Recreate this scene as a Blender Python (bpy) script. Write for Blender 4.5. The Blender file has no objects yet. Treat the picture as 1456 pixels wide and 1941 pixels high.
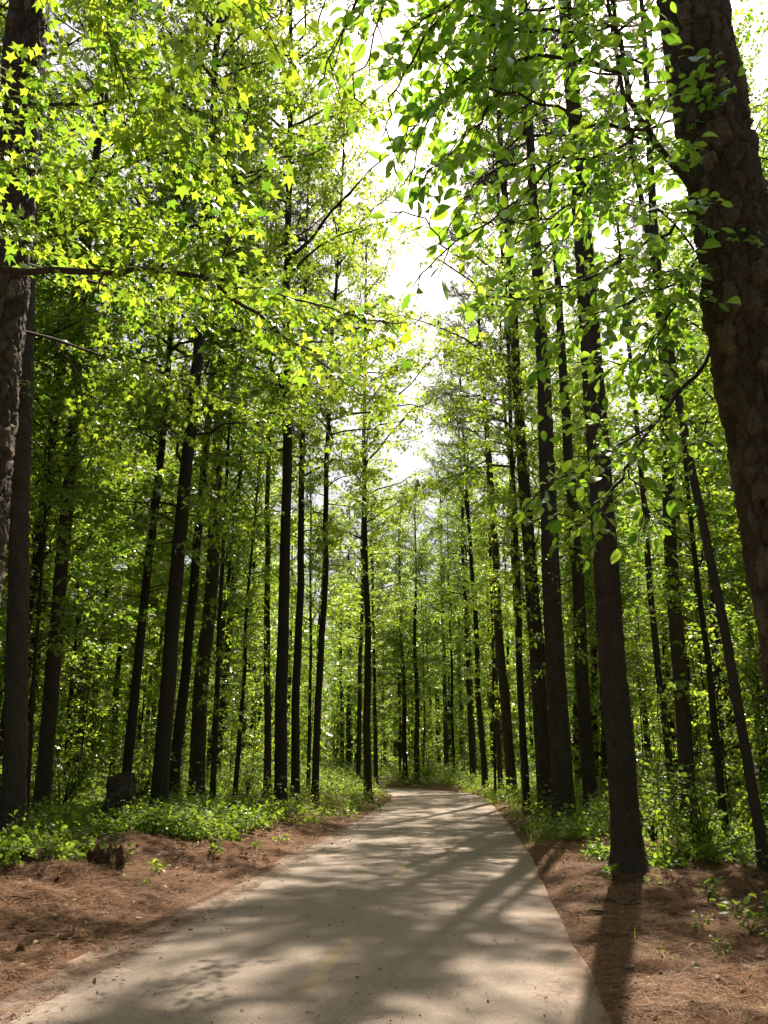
import bpy, math, random
import numpy as np
from mathutils import Vector, Matrix

R = math.radians
# ------------------------------------------------------------------ camera
scene = bpy.context.scene
COL = scene.collection
cam_d = bpy.data.cameras.new("camera")
cam = bpy.data.objects.new("camera", cam_d)
COL.objects.link(cam)
cam.location = (0, 0, 1.65)
cam.rotation_euler = (R(90) + math.atan(473 / 1620), 0, 0)
cam_d.sensor_fit = 'VERTICAL'
cam_d.sensor_height = 24.0
cam_d.lens = 24.0 * 1620 / 1941
cam_d.clip_start = 0.05
cam_d.clip_end = 2000
scene.camera = cam

# ------------------------------------------------------------------ light
SUN_EL, SUN_AZ = R(55), R(17)          # sun ahead, a little to the right
w = bpy.data.worlds.new("World")
scene.world = w
w.use_nodes = True
nt = w.node_tree
nt.nodes.clear()
sky = nt.nodes.new("ShaderNodeTexSky")
sky.sky_type = 'NISHITA'
sky.sun_disc = False
sky.sun_elevation = SUN_EL
sky.sun_rotation = SUN_AZ
sky.air_density = 1.0
sky.dust_density = 6.0
sky.ozone_density = 0.6
bg = nt.nodes.new("ShaderNodeBackground")
bg.inputs[1].default_value = 0.065
wo = nt.nodes.new("ShaderNodeOutputWorld")
nt.links.new(sky.outputs[0], bg.inputs[0])
nt.links.new(bg.outputs[0], wo.inputs[0])

sd = bpy.data.lights.new("sun", 'SUN')
sd.energy = 5.0
sd.angle = R(0.53)
sd.color = (1.0, 0.91, 0.76)
sun = bpy.data.objects.new("sun", sd)
COL.objects.link(sun)
sun_dir = Vector((math.sin(SUN_AZ) * math.cos(SUN_EL), math.cos(SUN_AZ) * math.cos(SUN_EL), math.sin(SUN_EL)))
sun.rotation_euler = sun_dir.to_track_quat('Z', 'Y').to_euler()
sun.location = (6, 10, 40)

vs = scene.view_settings
vs.view_transform = 'Standard'
vs.look = 'None'
vs.exposure = 1.1
vs.gamma = 1.0
scene.render.engine = 'CYCLES'
cy = scene.cycles
cy.max_bounces = 9
cy.diffuse_bounces = 7
cy.glossy_bounces = 2
cy.transmission_bounces = 3
cy.transparent_max_bounces = 2
cy.volume_bounces = 0
cy.caustics_reflective = False
cy.caustics_refractive = False
cy.use_adaptive_sampling = True
cy.adaptive_threshold = 0.02
cy.sample_clamp_indirect = 6.0
cy.use_denoising = True
cy.denoiser = 'OPENIMAGEDENOISE'
cy.denoising_input_passes = 'RGB_ALBEDO_NORMAL'
cy.denoising_prefilter = 'ACCURATE'

# ------------------------------------------------------------------ helpers
rng = np.random.default_rng(11)


def ss(a, b, x):
    t = np.clip((x - a) / (b - a), 0, 1)
    return t * t * (3 - 2 * t)


def _hash(ix, iy, seed):
    h = (ix.astype(np.int64) * 374761393 + iy.astype(np.int64) * 668265263 + seed * 1442695041) & 0xFFFFFFFF
    h = ((h ^ (h >> 13)) * 1274126177) & 0xFFFFFFFF
    h = h ^ (h >> 16)
    return (h & 0xFFFFFF) / float(0xFFFFFF)


def vnoise(x, y, seed=0):
    x = np.asarray(x, float)
    y = np.asarray(y, float)
    ix, iy = np.floor(x), np.floor(y)
    fx, fy = x - ix, y - iy
    fx, fy = fx * fx * (3 - 2 * fx), fy * fy * (3 - 2 * fy)
    a, b = _hash(ix, iy, seed), _hash(ix + 1, iy, seed)
    c, d = _hash(ix, iy + 1, seed), _hash(ix + 1, iy + 1, seed)
    return (a * (1 - fx) + b * fx) * (1 - fy) + (c * (1 - fx) + d * fx) * fy


def fbm(x, y, seed=0, o=4):
    s, a, t = 0, 1.0, 0
    for i in range(o):
        s = s + a * vnoise(x * 2 ** i, y * 2 ** i, seed + i * 17)
        t += a
        a *= 0.5
    return s / t


# path centre line (metres, camera at the origin)
PATH_KNOTS = [(-1.9, -12), (-1.3, 0), (-0.68, 6.5), (-0.41, 8.8), (0.02, 12.7), (0.3, 15.2), (1.11, 23.3), (1.95, 33.8),
              (2.45, 40), (2.55, 45), (1.9, 50), (0.2, 54.5), (-3.0, 58.2), (-7.5, 60.6), (-14, 62), (-30, 63.5), (-60, 65)]
HALF = 2.18


def smooth_path():
    k = np.array(PATH_KNOTS, float)
    pts = []
    for i in range(len(k) - 1):
        p0, p1, p2, p3 = k[max(i - 1, 0)], k[i], k[i + 1], k[min(i + 2, len(k) - 1)]
        n = max(2, int(np.hypot(*(p2 - p1)) / 0.25))
        m1, m2 = (p2 - p0), (p3 - p1)
        d = np.hypot(*(p2 - p1))
        m1 = m1 / max(np.hypot(*m1), 1e-6) * d
        m2 = m2 / max(np.hypot(*m2), 1e-6) * d
        for t in np.arange(n) / n:
            pts.append((2 * t**3 - 3 * t**2 + 1) * p1 + (t**3 - 2 * t**2 + t) * m1 + (-2 * t**3 + 3 * t**2) * p2 + (t**3 - t**2) * m2)
    pts.append(k[-1])
    return np.array(pts)


PL = smooth_path()
PT = np.gradient(PL, axis=0)
PT /= np.linalg.norm(PT, axis=1)[:, None]
PN = np.stack([PT[:, 1], -PT[:, 0]], 1)            # to the right of the way
PS = np.concatenate([[0], np.cumsum(np.linalg.norm(np.diff(PL, axis=0), axis=1))])


def path_dist(x, y):
    """signed distance from the centre line, positive to its right"""
    x = np.asarray(x, float).ravel()
    y = np.asarray(y, float).ravel()
    out = np.empty_like(x)
    Q = PL[::2]
    N = PN[::2]
    for i in range(0, len(x), 20000):
        dx = x[i:i + 20000, None] - Q[None, :, 0]
        dy = y[i:i + 20000, None] - Q[None, :, 1]
        d2 = dx * dx + dy * dy
        j = d2.argmin(1)
        r = np.arange(len(j))
        sgn = np.sign(dx[r, j] * N[j, 0] + dy[r, j] * N[j, 1])
        perp = np.abs(dx[r, j] * N[j, 0] + dy[r, j] * N[j, 1])
        dd = np.sqrt(d2[r, j])
        out[i:i + 20000] = np.where(sgn == 0, 1, sgn) * np.where(dd < 6, perp, dd)
    return out


def ground_z(x, y):
    sh = np.shape(x)
    x = np.asarray(x, float).ravel()
    y = np.asarray(y, float).ravel()
    d = path_dist(x, y)
    e = np.abs(d) - HALF
    wob = (vnoise(x * 1.7, y * 1.7, 5) - 0.5) * 0.5 + (vnoise(x * 6, y * 6, 6) - 0.5) * 0.22
    e2 = np.where(d < 0, e + wob * 0.75 + 0.03, e + wob * 0.22)
    lip = ss(-0.08, 0.35, e2) * 0.085 - 0.04
    bank = np.where(d < 0, 0.34 * ss(0.2, 2.6, e) + 0.010 * np.clip(e, 0, 30), 0.05 * ss(0.2, 2.5, e) + 0.008 * np.clip(e, 0, 40))
    lump = ss(0.1, 1.2, e) * ((fbm(x * 0.45, y * 0.45, 21, 3) - 0.5) * 0.34 + (fbm(x * 1.9, y * 1.9, 23, 3) - 0.5) * 0.26)
    fine = ss(0.0, 0.3, e2) * (vnoise(x * 9, y * 9, 33) - 0.5) * 0.06
    for mx, my in ((3.55, 13.3), (4.45, 22.3), (-4.66, 18.7), (-2.68, 23.5), (4.6, 25.6), (-5.71, 14.0), (5.4, 13.0), (-4.98, 17.0), (-3.52, 11.6)):
        bank = bank + 0.10 * np.exp(-((x - mx) ** 2 + (y - my) ** 2) / 0.28)
    far = 0.6 * ss(52, 80, np.hypot(x, y)) * ss(2, 8, e)
    return (lip + bank + lump + fine + far).reshape(sh)


def gz(x, y):
    return float(ground_z(np.array([x]), np.array([y]))[0])


class MB:
    """collects vertices and polygons, builds ONE mesh object"""

    def __init__(self):
        self.v, self.f, self.t, self.n = [], [], [], 0

    def add(self, v, faces, mat=0, tint=None):
        """faces: (m,3) or (m,4) index array"""
        v = np.asarray(v, float)
        faces = np.asarray(faces, np.int64)
        self.v.append(v)
        self.f.append((faces + self.n, mat))
        self.t.append(np.full(len(v), 0.5) if tint is None else np.asarray(tint, float))
        self.n += len(v)

    def mesh(self, name, mats, smooth=True):
        me = bpy.data.meshes.new(name)
        V = np.concatenate(self.v).astype(np.float32)
        me.vertices.add(len(V))
        me.vertices.foreach_set("co", V.ravel())
        idx = np.concatenate([f.ravel() for f, m in self.f]).astype(np.int32)
        sz = np.concatenate([np.full(len(f), f.shape[1]) for f, m in self.f]).astype(np.int32)
        mi = np.concatenate([np.full(len(f), m) for f, m in self.f]).astype(np.int32)
        me.loops.add(len(idx))
        me.loops.foreach_set("vertex_index", idx)
        me.polygons.add(len(sz))
        me.polygons.foreach_set("loop_start", np.concatenate([[0], np.cumsum(sz)[:-1]]).astype(np.int32))
        me.polygons.foreach_set("loop_total", sz)
        me.polygons.foreach_set("material_index", mi)
        me.polygons.foreach_set("use_smooth", np.full(len(sz), smooth))
        a = me.attributes.new("tint", 'FLOAT', 'POINT')
        a.data.foreach_set("value", np.concatenate(self.t).astype(np.float32))
        me.update(calc_edges=True)
        for m in mats:
            me.materials.append(m)
        return me


def link(name, me, parent=None):
    o = bpy.data.objects.new(name, me)
    COL.objects.link(o)
    if parent:
        o.parent = parent
    return o


def tag(o, label=None, cat=None, group=None, kind=None):
    if label:
        o["label"] = label
    if cat:
        o["category"] = cat
    if group:
        o["group"] = group
    if kind:
        o["kind"] = kind
    return o


def thing(name, label, cat, loc, group=None, rot=(0, 0, 0)):
    o = bpy.data.objects.new(name, None)
    COL.objects.link(o)
    o.empty_display_size = 0.2
    o.location = loc
    o.rotation_euler = rot
    return tag(o, label, cat, group)


def tube(mb, pts, rad, k=6, mat=0, tint=0.5):
    pts = np.asarray(pts, float)
    n = len(pts)
    rad = np.broadcast_to(np.asarray(rad, float), (n,))
    T = np.gradient(pts, axis=0)
    T /= np.linalg.norm(T, axis=1)[:, None] + 1e-9
    ref = np.array([0, 0, 1.0]) if abs(T[0, 2]) < 0.9 else np.array([1.0, 0, 0])
    A = np.cross(T, ref)
    A /= np.linalg.norm(A, axis=1)[:, None] + 1e-9
    B = np.cross(T, A)
    an = np.arange(k) * 2 * math.pi / k
    V = pts[:, None, :] + rad[:, None, None] * (np.cos(an)[None, :, None] * A[:, None, :] + np.sin(an)[None, :, None] * B[:, None, :])
    i = np.arange(n - 1)[:, None]
    j = np.arange(k)[None, :]
    j2 = (j + 1) % k
    F = np.stack([i * k + j, i * k + j2, (i + 1) * k + j2, (i + 1) * k + j], -1).reshape(-1, 4)
    mb.add(V.reshape(-1, 3), F, mat, np.full(n * k, tint))


# leaf outlines: (along, across, normal)
def _star():
    an = [(0, 1.0), (27, .50), (58, .92), (88, .47), (122, .68), (180, .18), (240, .62), (270, .45), (303, .96), (332, .52)]
    v = [(0.4, 0, 0.0)]
    for a, r in an:
        x = 0.4 + 0.6 * r * math.cos(R(a))
        y = 0.6 * r * math.sin(R(a))
        v.append((x, y, 0.05 - 0.22 * r * r))
    f = [(0, 1 + i, 1 + (i + 1) % 10) for i in range(10)]
    return np.array(v), np.array(f)


def _oval(wd=0.29):
    xs = [0, 0.16, 0.40, 0.66, 0.86, 1.0]
    ws = [0, 0.66, 1.0, 0.86, 0.46, 0]
    mid = [(x, 0, -0.09 * (2 * x - 1) ** 2 + .05) for x in xs]
    lft = [(x, wd * q, -0.09 * (2 * x - 1) ** 2 + .05 + 0.07 * q) for x, q in zip(xs[1:-1], ws[1:-1])]
    rgt = [(x, -y, z) for x, y, z in lft]
    v = mid + lft + rgt                     # mid 0..5, left 6..9, right 10..13
    f = []
    for s, sg in ((6, 1), (10, -1)):
        q = [(0, 1, s), (1, 2, s + 1), (1, s + 1, s), (2, 3, s + 2), (2, s + 2, s + 1), (3, 4, s + 3), (3, s + 3, s + 2), (4, 5, s + 3)]
        f += [t if sg > 0 else (t[0], t[2], t[1]) for t in q]
    return np.array(v), np.array(f)


def _small():
    v = [(0, 0, 0), (0.45, 0.27, 0.06), (1, 0, -0.06), (0.45, -0.27, 0.06)]
    return np.array(v), np.array([(0, 2, 1), (0, 3, 2)])


def _needle():
    v, f = [], []
    g = np.random.default_rng(3)
    for i in range(16):
        th = g.uniform(0, 2 * math.pi)
        sp = g.uniform(0.25, 1.15)
        L = g.uniform(0.75, 1.05)
        d = np.array([math.cos(sp), math.sin(sp) * math.cos(th), math.sin(sp) * math.sin(th)])
        s = np.cross(d, g.normal(size=3))
        s = s / np.linalg.norm(s) * 0.022
        b = len(v)
        v += [tuple(s), tuple(-s), tuple(d * L)]
        f.append((b, b + 1, b + 2))
    return np.array(v), np.array(f)


SHAPE = {'star': _star(), 'oval': _oval(), 'heart': _oval(0.40), 'small': _small(), 'needle': _needle()}


def leaves(mb, P, axis, nrm, size, shape, mat=1, tint=None):
    P = np.asarray(P, float)
    n = len(P)
    if n == 0:
        return
    sv, sf = SHAPE[shape]
    ax = axis / (np.linalg.norm(axis, axis=1)[:, None] + 1e-9)
    sd_ = np.cross(nrm, ax)
    sd_ /= np.linalg.norm(sd_, axis=1)[:, None] + 1e-9
    nn = np.cross(ax, sd_)
    size = np.broadcast_to(np.asarray(size, float), (n,))
    curl = rng.normal(1.0, 1.1, n)
    asp = np.clip(rng.normal(0.95, 0.16, n), 0.5, 1.3)
    V = P[:, None, :] + size[:, None, None] * (sv[None, :, 0:1] * ax[:, None] + sv[None, :, 1:2] * asp[:, None, None] * sd_[:, None] + sv[None, :, 2:3] * curl[:, None, None] * nn[:, None])
    k = len(sv)
    F = (np.arange(n)[:, None, None] * k + sf[None]).reshape(-1, 3)
    tint = rng.random(n) if tint is None else tint
    mb.add(V.reshape(-1, 3), F, mat, np.repeat(tint, k))


def rnd_unit(g, n):
    v = g.normal(size=(n, 3))
    return v / np.linalg.norm(v, axis=1)[:, None]


def dress(mb, g, limb, lr, shape='star', size=0.12, tw_gap=0.15, tw_len=0.6, lf_gap=0.055, start=0.25, tilt=0.45,
          bare=0.0, bark=0, leaf=1, hang=0.15, twig_r=0.004, limb_sides=5, draw=True):
    """a limb along the polyline with side twigs and leaves"""
    limb = np.asarray(limb, float)
    if draw:
        tube(mb, limb, lr, limb_sides, bark)
    seg = np.linalg.norm(np.diff(limb, axis=0), axis=1)
    S = np.concatenate([[0], np.cumsum(seg)])
    L = S[-1]

    def pos(s):
        return np.stack([np.interp(s, S, limb[:, i]) for i in range(3)], -1)
    nt_ = max(2, int(L * (1 - start) / tw_gap))
    ss_ = L * (start + (1 - start) * (np.arange(nt_) + g.random(nt_) * 0.7) / nt_)
    PP, AX, NN, TI = [], [], [], []
    side = 1
    for s in ss_:
        side = -side
        if g.random() < bare:
            continue
        p = pos(s)
        tdir = pos(min(s + 0.1, L)) - pos(max(s - 0.1, 0))
        tdir = tdir / (np.linalg.norm(tdir) + 1e-9)
        lat = np.cross(tdir, np.array([0, 0, 1.0]))
        lat = lat / (np.linalg.norm(lat) + 1e-6)
        a = g.uniform(0.55, 1.15)
        d = tdir * math.cos(a) + lat * side * math.sin(a) + np.array([0, 0, g.normal() * 0.32])
        d /= np.linalg.norm(d)
        ln = tw_len * g.uniform(0.45, 1.15) * (1.0 - 0.55 * (s / L))
        m = 4
        tt = np.linspace(0, 1, m)
        bend = g.normal(size=3) * 0.12 * ln
        tp = p + d * ln * tt[:, None] + bend * (tt ** 2)[:, None] + np.array([0, 0, -hang * ln]) * (tt ** 2)[:, None]
        tube(mb, tp, np.linspace(twig_r, twig_r * 0.4, m), 3, bark)
        nl = max(3, int(ln / lf_gap))
        q = (np.arange(nl) + 0.6) / nl
        b = np.stack([np.interp(q, tt, tp[:, i]) for i in range(3)], -1)
        sg = np.where(np.arange(nl) % 2 == 0, 1.0, -1.0)
        la = np.cross(d, np.array([0, 0, 1.0]))
        la /= np.linalg.norm(la) + 1e-6
        ax = d[None] * g.uniform(0.3, 1.0, nl)[:, None] + la[None] * (sg * g.uniform(0.4, 1.1, nl))[:, None] + g.normal(size=(nl, 3)) * 0.35
        ax[:, 2] -= hang * 1.6
        PP.append(b + ax * 0.03)
        AX.append(ax)
        NN.append(np.array([0, 0, 1.0]) + g.normal(size=(nl, 3)) * tilt)
        TI.append(np.clip(g.normal(0.5, 0.22, nl) + g.normal() * 0.12, 0, 1))
    if PP:
        P = np.concatenate(PP)
        leaves(mb, P, np.concatenate(AX), np.concatenate(NN), size * g.uniform(0.45, 1.2, len(P)), shape, leaf, np.concatenate(TI))


def crown_broad(seed, H, z0, Rm, gap, shape='star', size=0.12, br_gap=0.20, br_len=1.15, tw_gap=0.075, tw_len=0.46, lf_gap=0.042,
                name='crown', bare=0.05, rise=(-4, 60), tilt=0.75):
    """limbs > branches > twigs > leaves round a stem along +Z"""
    g = np.random.default_rng(seed)
    mb = MB()
    az = g.uniform(0, 6.28)
    z = z0
    n = 7
    s = np.linspace(0, 1, n)
    while z < H - 0.15:
        t = (z - z0) / (H - z0)
        prof = (0.55 + 0.45 * math.sin(min(1, t * 2.6) * math.pi / 2)) * (1 - 0.66 * t ** 4)
        L = max(0.35, Rm * prof * g.choice([g.uniform(0.35, 0.7), g.uniform(0.8, 1.25)]))
        az += R(137.5) + g.normal() * 0.55
        up = R(rise[0] + (rise[1] - rise[0]) * t ** 0.9 + g.normal() * 12)
        rr = L * s * math.cos(up)
        zz = L * (s * math.sin(up) + 0.25 * s - 0.36 * s ** 2 * (1 - t))
        sw = np.cumsum(g.normal(size=n)) * 0.06 * L
        sw -= sw[0]
        ca, sa = math.cos(az), math.sin(az)
        pts = np.stack([rr * ca - sw * sa, rr * sa + sw * ca, z + zz + np.cumsum(g.normal(size=n)) * 0.025 * L * s], -1)
        z += gap * g.uniform(0.5, 1.5)
        if g.random() < bare:
            continue
        r0 = 0.007 + 0.0095 * L
        tube(mb, pts, np.linspace(r0, 0.004, n), 5, 0)
        clump = g.choice([0.25, 0.6, 1.0, 1.25])
        nb = max(2, int(L * 0.82 / br_gap * clump))
        side = 1
        for q in 0.18 + 0.82 * (np.arange(nb) + g.random(nb) * 0.8) / nb:
            side = -side
            p = np.array([np.interp(q, s, pts[:, i]) for i in range(3)])
            td = pts[-1] - pts[0]
            td /= np.linalg.norm(td) + 1e-9
            lat = np.cross(td, np.array([0, 0, 1.0]))
            lat /= np.linalg.norm(lat) + 1e-6
            a = g.uniform(0.35, 1.25)
            d = td * math.cos(a) + lat * side * math.sin(a) + np.array([0, 0, g.normal() * 0.55])
            d /= np.linalg.norm(d)
            bl = br_len * g.uniform(0.4, 1.15) * (1 - 0.5 * q) * min(1.0, 0.4 + L / Rm * 0.7)
            u = np.linspace(0, 1, 4)
            bp = p + d * bl * u[:, None] + (g.normal(size=3) * 0.16 * bl + np.array([0, 0, -0.14 * bl])) * (u ** 2)[:, None]
            dress(mb, g, bp, np.linspace(0.006, 0.003, 4), shape, size, tw_gap, tw_len, lf_gap, start=0.12, tilt=tilt,
                  bare=0.04, limb_sides=3, twig_r=0.003, hang=0.2)
        # leaves close in on the limb's end
    return mb.mesh(name, [M_BARK_TWIG, M_LEAF])


def crown_pine(seed, H, z0, Rm, name='crown'):
    g = np.random.default_rng(seed)
    mb = MB()
    az = 0
    z = z0 - 3.5
    while z < H - 0.3:
        t = max(0, (z - z0) / (H - z0))
        deadish = z < z0
        L = Rm * (1 - t ** 1.6 * 0.8) * g.uniform(0.5, 1.1)
        if deadish:
            L *= g.uniform(0.25, 0.6)
        az += R(137.5) + g.normal() * 0.5
        up = R(8 + 45 * t + g.normal() * 10)
        n = 7
        s = np.linspace(0, 1, n)
        ca, sa = math.cos(az), math.sin(az)
        sw = np.cumsum(g.normal(size=n)) * 0.06 * L
        rr = L * s * math.cos(up)
        zz = L * (s * math.sin(up) - 0.22 * s + 0.3 * s ** 2)
        pts = np.stack([rr * ca - sw * sa * s, rr * sa + sw * ca * s, z + zz], -1)
        tube(mb, pts, np.linspace(0.012 + 0.013 * L, 0.006, n), 5, 0)
        if not deadish:
            PP, AX = [], []
            for q in np.arange(0.35, 1.0, 0.034 / max(L, 0.6) * 2.3):
                b = np.array([np.interp(q, s, pts[:, i]) for i in range(3)])
                d = (pts[-1] - pts[0]) / L + g.normal(size=3) * 0.65
                d[2] += 0.25
                d /= np.linalg.norm(d)
                ln = g.uniform(0.3, 0.75)
                e = b + d * ln
                tube(mb, np.array([b, (b + e) / 2 + g.normal(size=3) * 0.03, e]), [0.007, 0.005, 0.004], 3, 0)
                for u in (0.45, 0.65, 0.82, 1.0):
                    PP.append(b + d * ln * u)
                    AX.append(d + g.normal(size=3) * 0.35)
            P = np.array(PP)
            leaves(mb, P, np.array(AX), rnd_unit(g, len(P)), g.uniform(0.17, 0.26, len(P)), 'needle', 1)
        z += g.uniform(0.18, 0.42)
    return mb.mesh(name, [M_BARK_TWIG, M_NEEDLE], smooth=False)


# ------------------------------------------------------------------ materials
class NT:
    def __init__(self, name):
        self.m = bpy.data.materials.new(name)
        self.m.use_nodes = True
        self.t = self.m.node_tree
        self.t.nodes.clear()

    def n(self, typ, **kw):
        nd = self.t.nodes.new("ShaderNode" + typ)
        for k, v in kw.items():
            if k.startswith('i_'):
                nd.inputs[k[2:].replace('_', ' ')].default_value = v
            elif k.startswith('n_'):
                nd.inputs[int(k[2:])].default_value = v
            else:
                setattr(nd, k, v)
        return nd

    def l(self, a, b):
        self.t.links.new(a, b)

    def ramp(self, src, stops):
        r = self.n("ValToRGB")
        e = r.color_ramp.elements
        e[0].position, e[0].color = stops[0][0], (*stops[0][1], 1)
        e[1].position, e[1].color = stops[-1][0], (*stops[-1][1], 1)
        for p, c in stops[1:-1]:
            x = e.new(p)
            x.color = (*c, 1)
        self.l(src, r.inputs[0])
        return r.outputs[0]

    def math(self, op, a, b=None, clamp=False):
        m = self.n("Math", operation=op, use_clamp=clamp)
        for i, v in enumerate((a, b)):
            if v is None:
                continue
            if isinstance(v, (int, float)):
                m.inputs[i].default_value = v
            else:
                self.l(v, m.inputs[i])
        return m.outputs[0]

    def mix(self, fac, a, b, typ='MIX'):
        m = self.n("Mix", data_type='RGBA', blend_type=typ)
        for s, v in ((m.inputs[0], fac), (m.inputs[6], a), (m.inputs[7], b)):
            if isinstance(v, (int, float)):
                s.default_value = v
            elif isinstance(v, tuple):
                s.default_value = (*v, 1)
            else:
                self.l(v, s)
        return m.outputs[2]

    def noise(self, vec, scale, detail=4, rough=0.55):
        n = self.n("TexNoise", i_Scale=scale, i_Detail=detail, i_Roughness=rough)
        if vec is not None:
            self.l(vec, n.inputs['Vector'])
        return n.outputs[0]

    def out(self, sh):
        o = self.n("OutputMaterial")
        self.l(sh, o.inputs[0])
        return self.m


def mat_leaf(name, refl, trans, gloss=0.06):
    """refl / trans: colours for tint 0 and 1"""
    t = NT(name)
    at = t.n("Attribute", attribute_name="tint")
    oi = t.n("ObjectInfo")
    f = t.math('ADD', t.math('MULTIPLY', at.outputs['Fac'], 0.72), t.math('MULTIPLY', oi.outputs['Random'], 0.28))
    cr = t.ramp(f, [(0.1, refl[0]), (0.9, refl[1])])
    ct = t.ramp(f, [(0.1, trans[0]), (0.9, trans[1])])
    d = t.n("BsdfDiffuse")
    t.l(cr, d.inputs[0])
    tr = t.n("BsdfTranslucent")
    t.l(ct, tr.inputs[0])
    ad = t.n("AddShader")
    t.l(d.outputs[0], ad.inputs[0])
    t.l(tr.outputs[0], ad.inputs[1])
    gl = t.n("BsdfGlossy", i_Roughness=0.38)
    gl.inputs[0].default_value = (1, 1, 1, 1)
    mx = t.n("MixShader")
    lw = t.n("Fresnel", i_IOR=1.4)
    t.l(t.math('MULTIPLY', lw.outputs[0], gloss * 5), mx.inputs[0])
    t.l(ad.outputs[0], mx.inputs[1])
    t.l(gl.outputs[0], mx.inputs[2])
    return t.out(mx.outputs[0])


def mat_bark(name, c0, c1, c2, vs_=(9, 9, 2.2), bump=0.6, plates=True):
    t = NT(name)
    tc = t.n("TexCoord")
    mp = t.n("Mapping")
    mp.inputs['Scale'].default_value = vs_
    t.l(tc.outputs['Object'], mp.inputs[0])
    v = mp.outputs[0]
    wn = t.n("TexNoise", i_Scale=1.3, i_Detail=4)
    t.l(v, wn.inputs['Vector'])
    wv = t.n("Vector" + "Math", operation='ADD')
    sc = t.n("VectorMath", operation='SCALE')
    sc.inputs['Scale'].default_value = 0.7
    t.l(wn.outputs['Color'], sc.inputs[0])
    t.l(v, wv.inputs[0])
    t.l(sc.outputs[0], wv.inputs[1])
    vo = t.n("TexVoronoi", feature='DISTANCE_TO_EDGE', i_Scale=1.0)
    t.l(wv.outputs[0], vo.inputs['Vector'])
    vc = t.n("TexVoronoi", feature='F1', i_Scale=1.0)
    t.l(wv.outputs[0], vc.inputs['Vector'])
    n1 = t.noise(v, 3.5, 6, 0.65)
    n2 = t.noise(tc.outputs['Object'], 0.9, 4, 0.6)
    at = t.n("Attribute", attribute_name="tint")
    base = t.ramp(n1, [(0.25, c0), (0.55, c1), (0.8, c2)])
    sep = t.n("SeparateColor")
    t.l(vc.outputs['Color'], sep.inputs[0])
    cell = t.mix(0.4, base, t.ramp(sep.outputs[0], [(0.0, c0), (1.0, c2)]))
    cell = t.mix(0.7, cell, t.ramp(at.outputs['Fac'], [(0.0, c0), (0.6, c1), (1.0, c2)]))
    # lichen bloom
    fine = t.noise(tc.outputs['Object'], 55, 5, 0.75)
    cell = t.mix(0.75, cell, t.ramp(fine, [(0.3, (.25,) * 3), (0.5, (.9,) * 3), (0.72, (1.9,) * 3)]), 'MULTIPLY')
    lich = t.math('MULTIPLY', t.math('GREATER_THAN', t.noise(tc.outputs['Object'], 19.0, 5, 0.75), 0.66), 0.25)
    col = t.mix(lich, cell, (0.10, 0.105, 0.085))
    b = t.n("BsdfPrincipled")
    b.inputs['Roughness'].default_value = 0.9
    b.inputs['Specular IOR Level'].default_value = 0.25
    t.l(col, b.inputs['Base Color'])
    h = t.math('ADD', t.math('MULTIPLY', t.math('MINIMUM', vo.outputs['Distance'], 0.22), 3.0 if plates else 1.2), t.math('ADD', t.math('MULTIPLY', n1, 0.6), t.math('MULTIPLY', fine, 0.5)))
    bp = t.n("Bump", i_Strength=bump, i_Distance=0.025)
    t.l(h, bp.inputs['Height'])
    t.l(bp.outputs[0], b.inputs['Normal'])
    return t.out(b.outputs[0])


def mat_plain(name, stops, scale=6, rough=0.9, bump=0.3, attr=True):
    t = NT(name)
    tc = t.n("TexCoord")
    n1 = t.noise(tc.outputs['Object'], scale, 5, 0.6)
    f = n1
    if attr:
        at = t.n("Attribute", attribute_name="tint")
        f = t.math('ADD', t.math('MULTIPLY', n1, 0.35), t.math('MULTIPLY', at.outputs['Fac'], 0.65))
    b = t.n("BsdfPrincipled")
    b.inputs['Roughness'].default_value = rough
    b.inputs['Specular IOR Level'].default_value = 0.3
    t.l(t.ramp(f, stops), b.inputs['Base Color'])
    if bump:
        bp = t.n("Bump", i_Strength=bump, i_Distance=0.01)
        t.l(n1, bp.inputs['Height'])
        t.l(bp.outputs[0], b.inputs['Normal'])
    return t.out(b.outputs[0])


M_LEAF = mat_leaf("gum_leaf", ((.034, .080, .012), (.078, .125, .018)), ((.11, .24, .014), (.43, .51, .03)))
M_OVAL = mat_leaf("oval_leaf", ((.036, .085, .016), (.075, .13, .022)), ((.12, .29, .018), (.36, .51, .03)), 0.07)
M_HERB = mat_leaf("undergrowth_leaf", ((.025, .055, .010), (.06, .095, .018)), ((.085, .18, .010), (.32, .41, .03)))
M_NEEDLE = mat_leaf("pine_needle", ((.045, .060, .030), (.085, .095, .05)), ((.03, .045, .02), (.06, .075, .03)), 0.1)
M_BARK_PINE = mat_bark("pine_bark", (.030, .023, .018), (.090, .067, .052), (.21, .165, .13), (8, 8, 3.6), 0.7)
M_BARK_GUM = mat_bark("gum_bark", (.026, .021, .016), (.056, .045, .035), (.10, .085, .068), (16, 16, 2.4), 0.55, False)
M_BARK_TWIG = mat_plain("twig_bark", [(0.2, (.035, .026, .019)), (0.8, (.09, .07, .052))], 20, attr=False)
M_STRAW = mat_plain("pine_straw", [(0.1, (.06, .027, .014)), (0.45, (.17, .082, .040)), (0.8, (.31, .175, .09)), (1.0, (.45, .31, .18))], 8, 0.75, 0)
M_DEADLEAF = mat_plain("dead_leaf", [(0.1, (.10, .055, .03)), (0.5, (.24, .15, .085)), (0.9, (.42, .32, .20))], 8, 0.7, 0)
M_ROT = mat_plain("rotten_wood", [(0.2, (.030, .020, .014)), (0.5, (.085, .048, .028)), (0.8, (.19, .10, .05))], 14, 0.95, 0.8)


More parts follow.
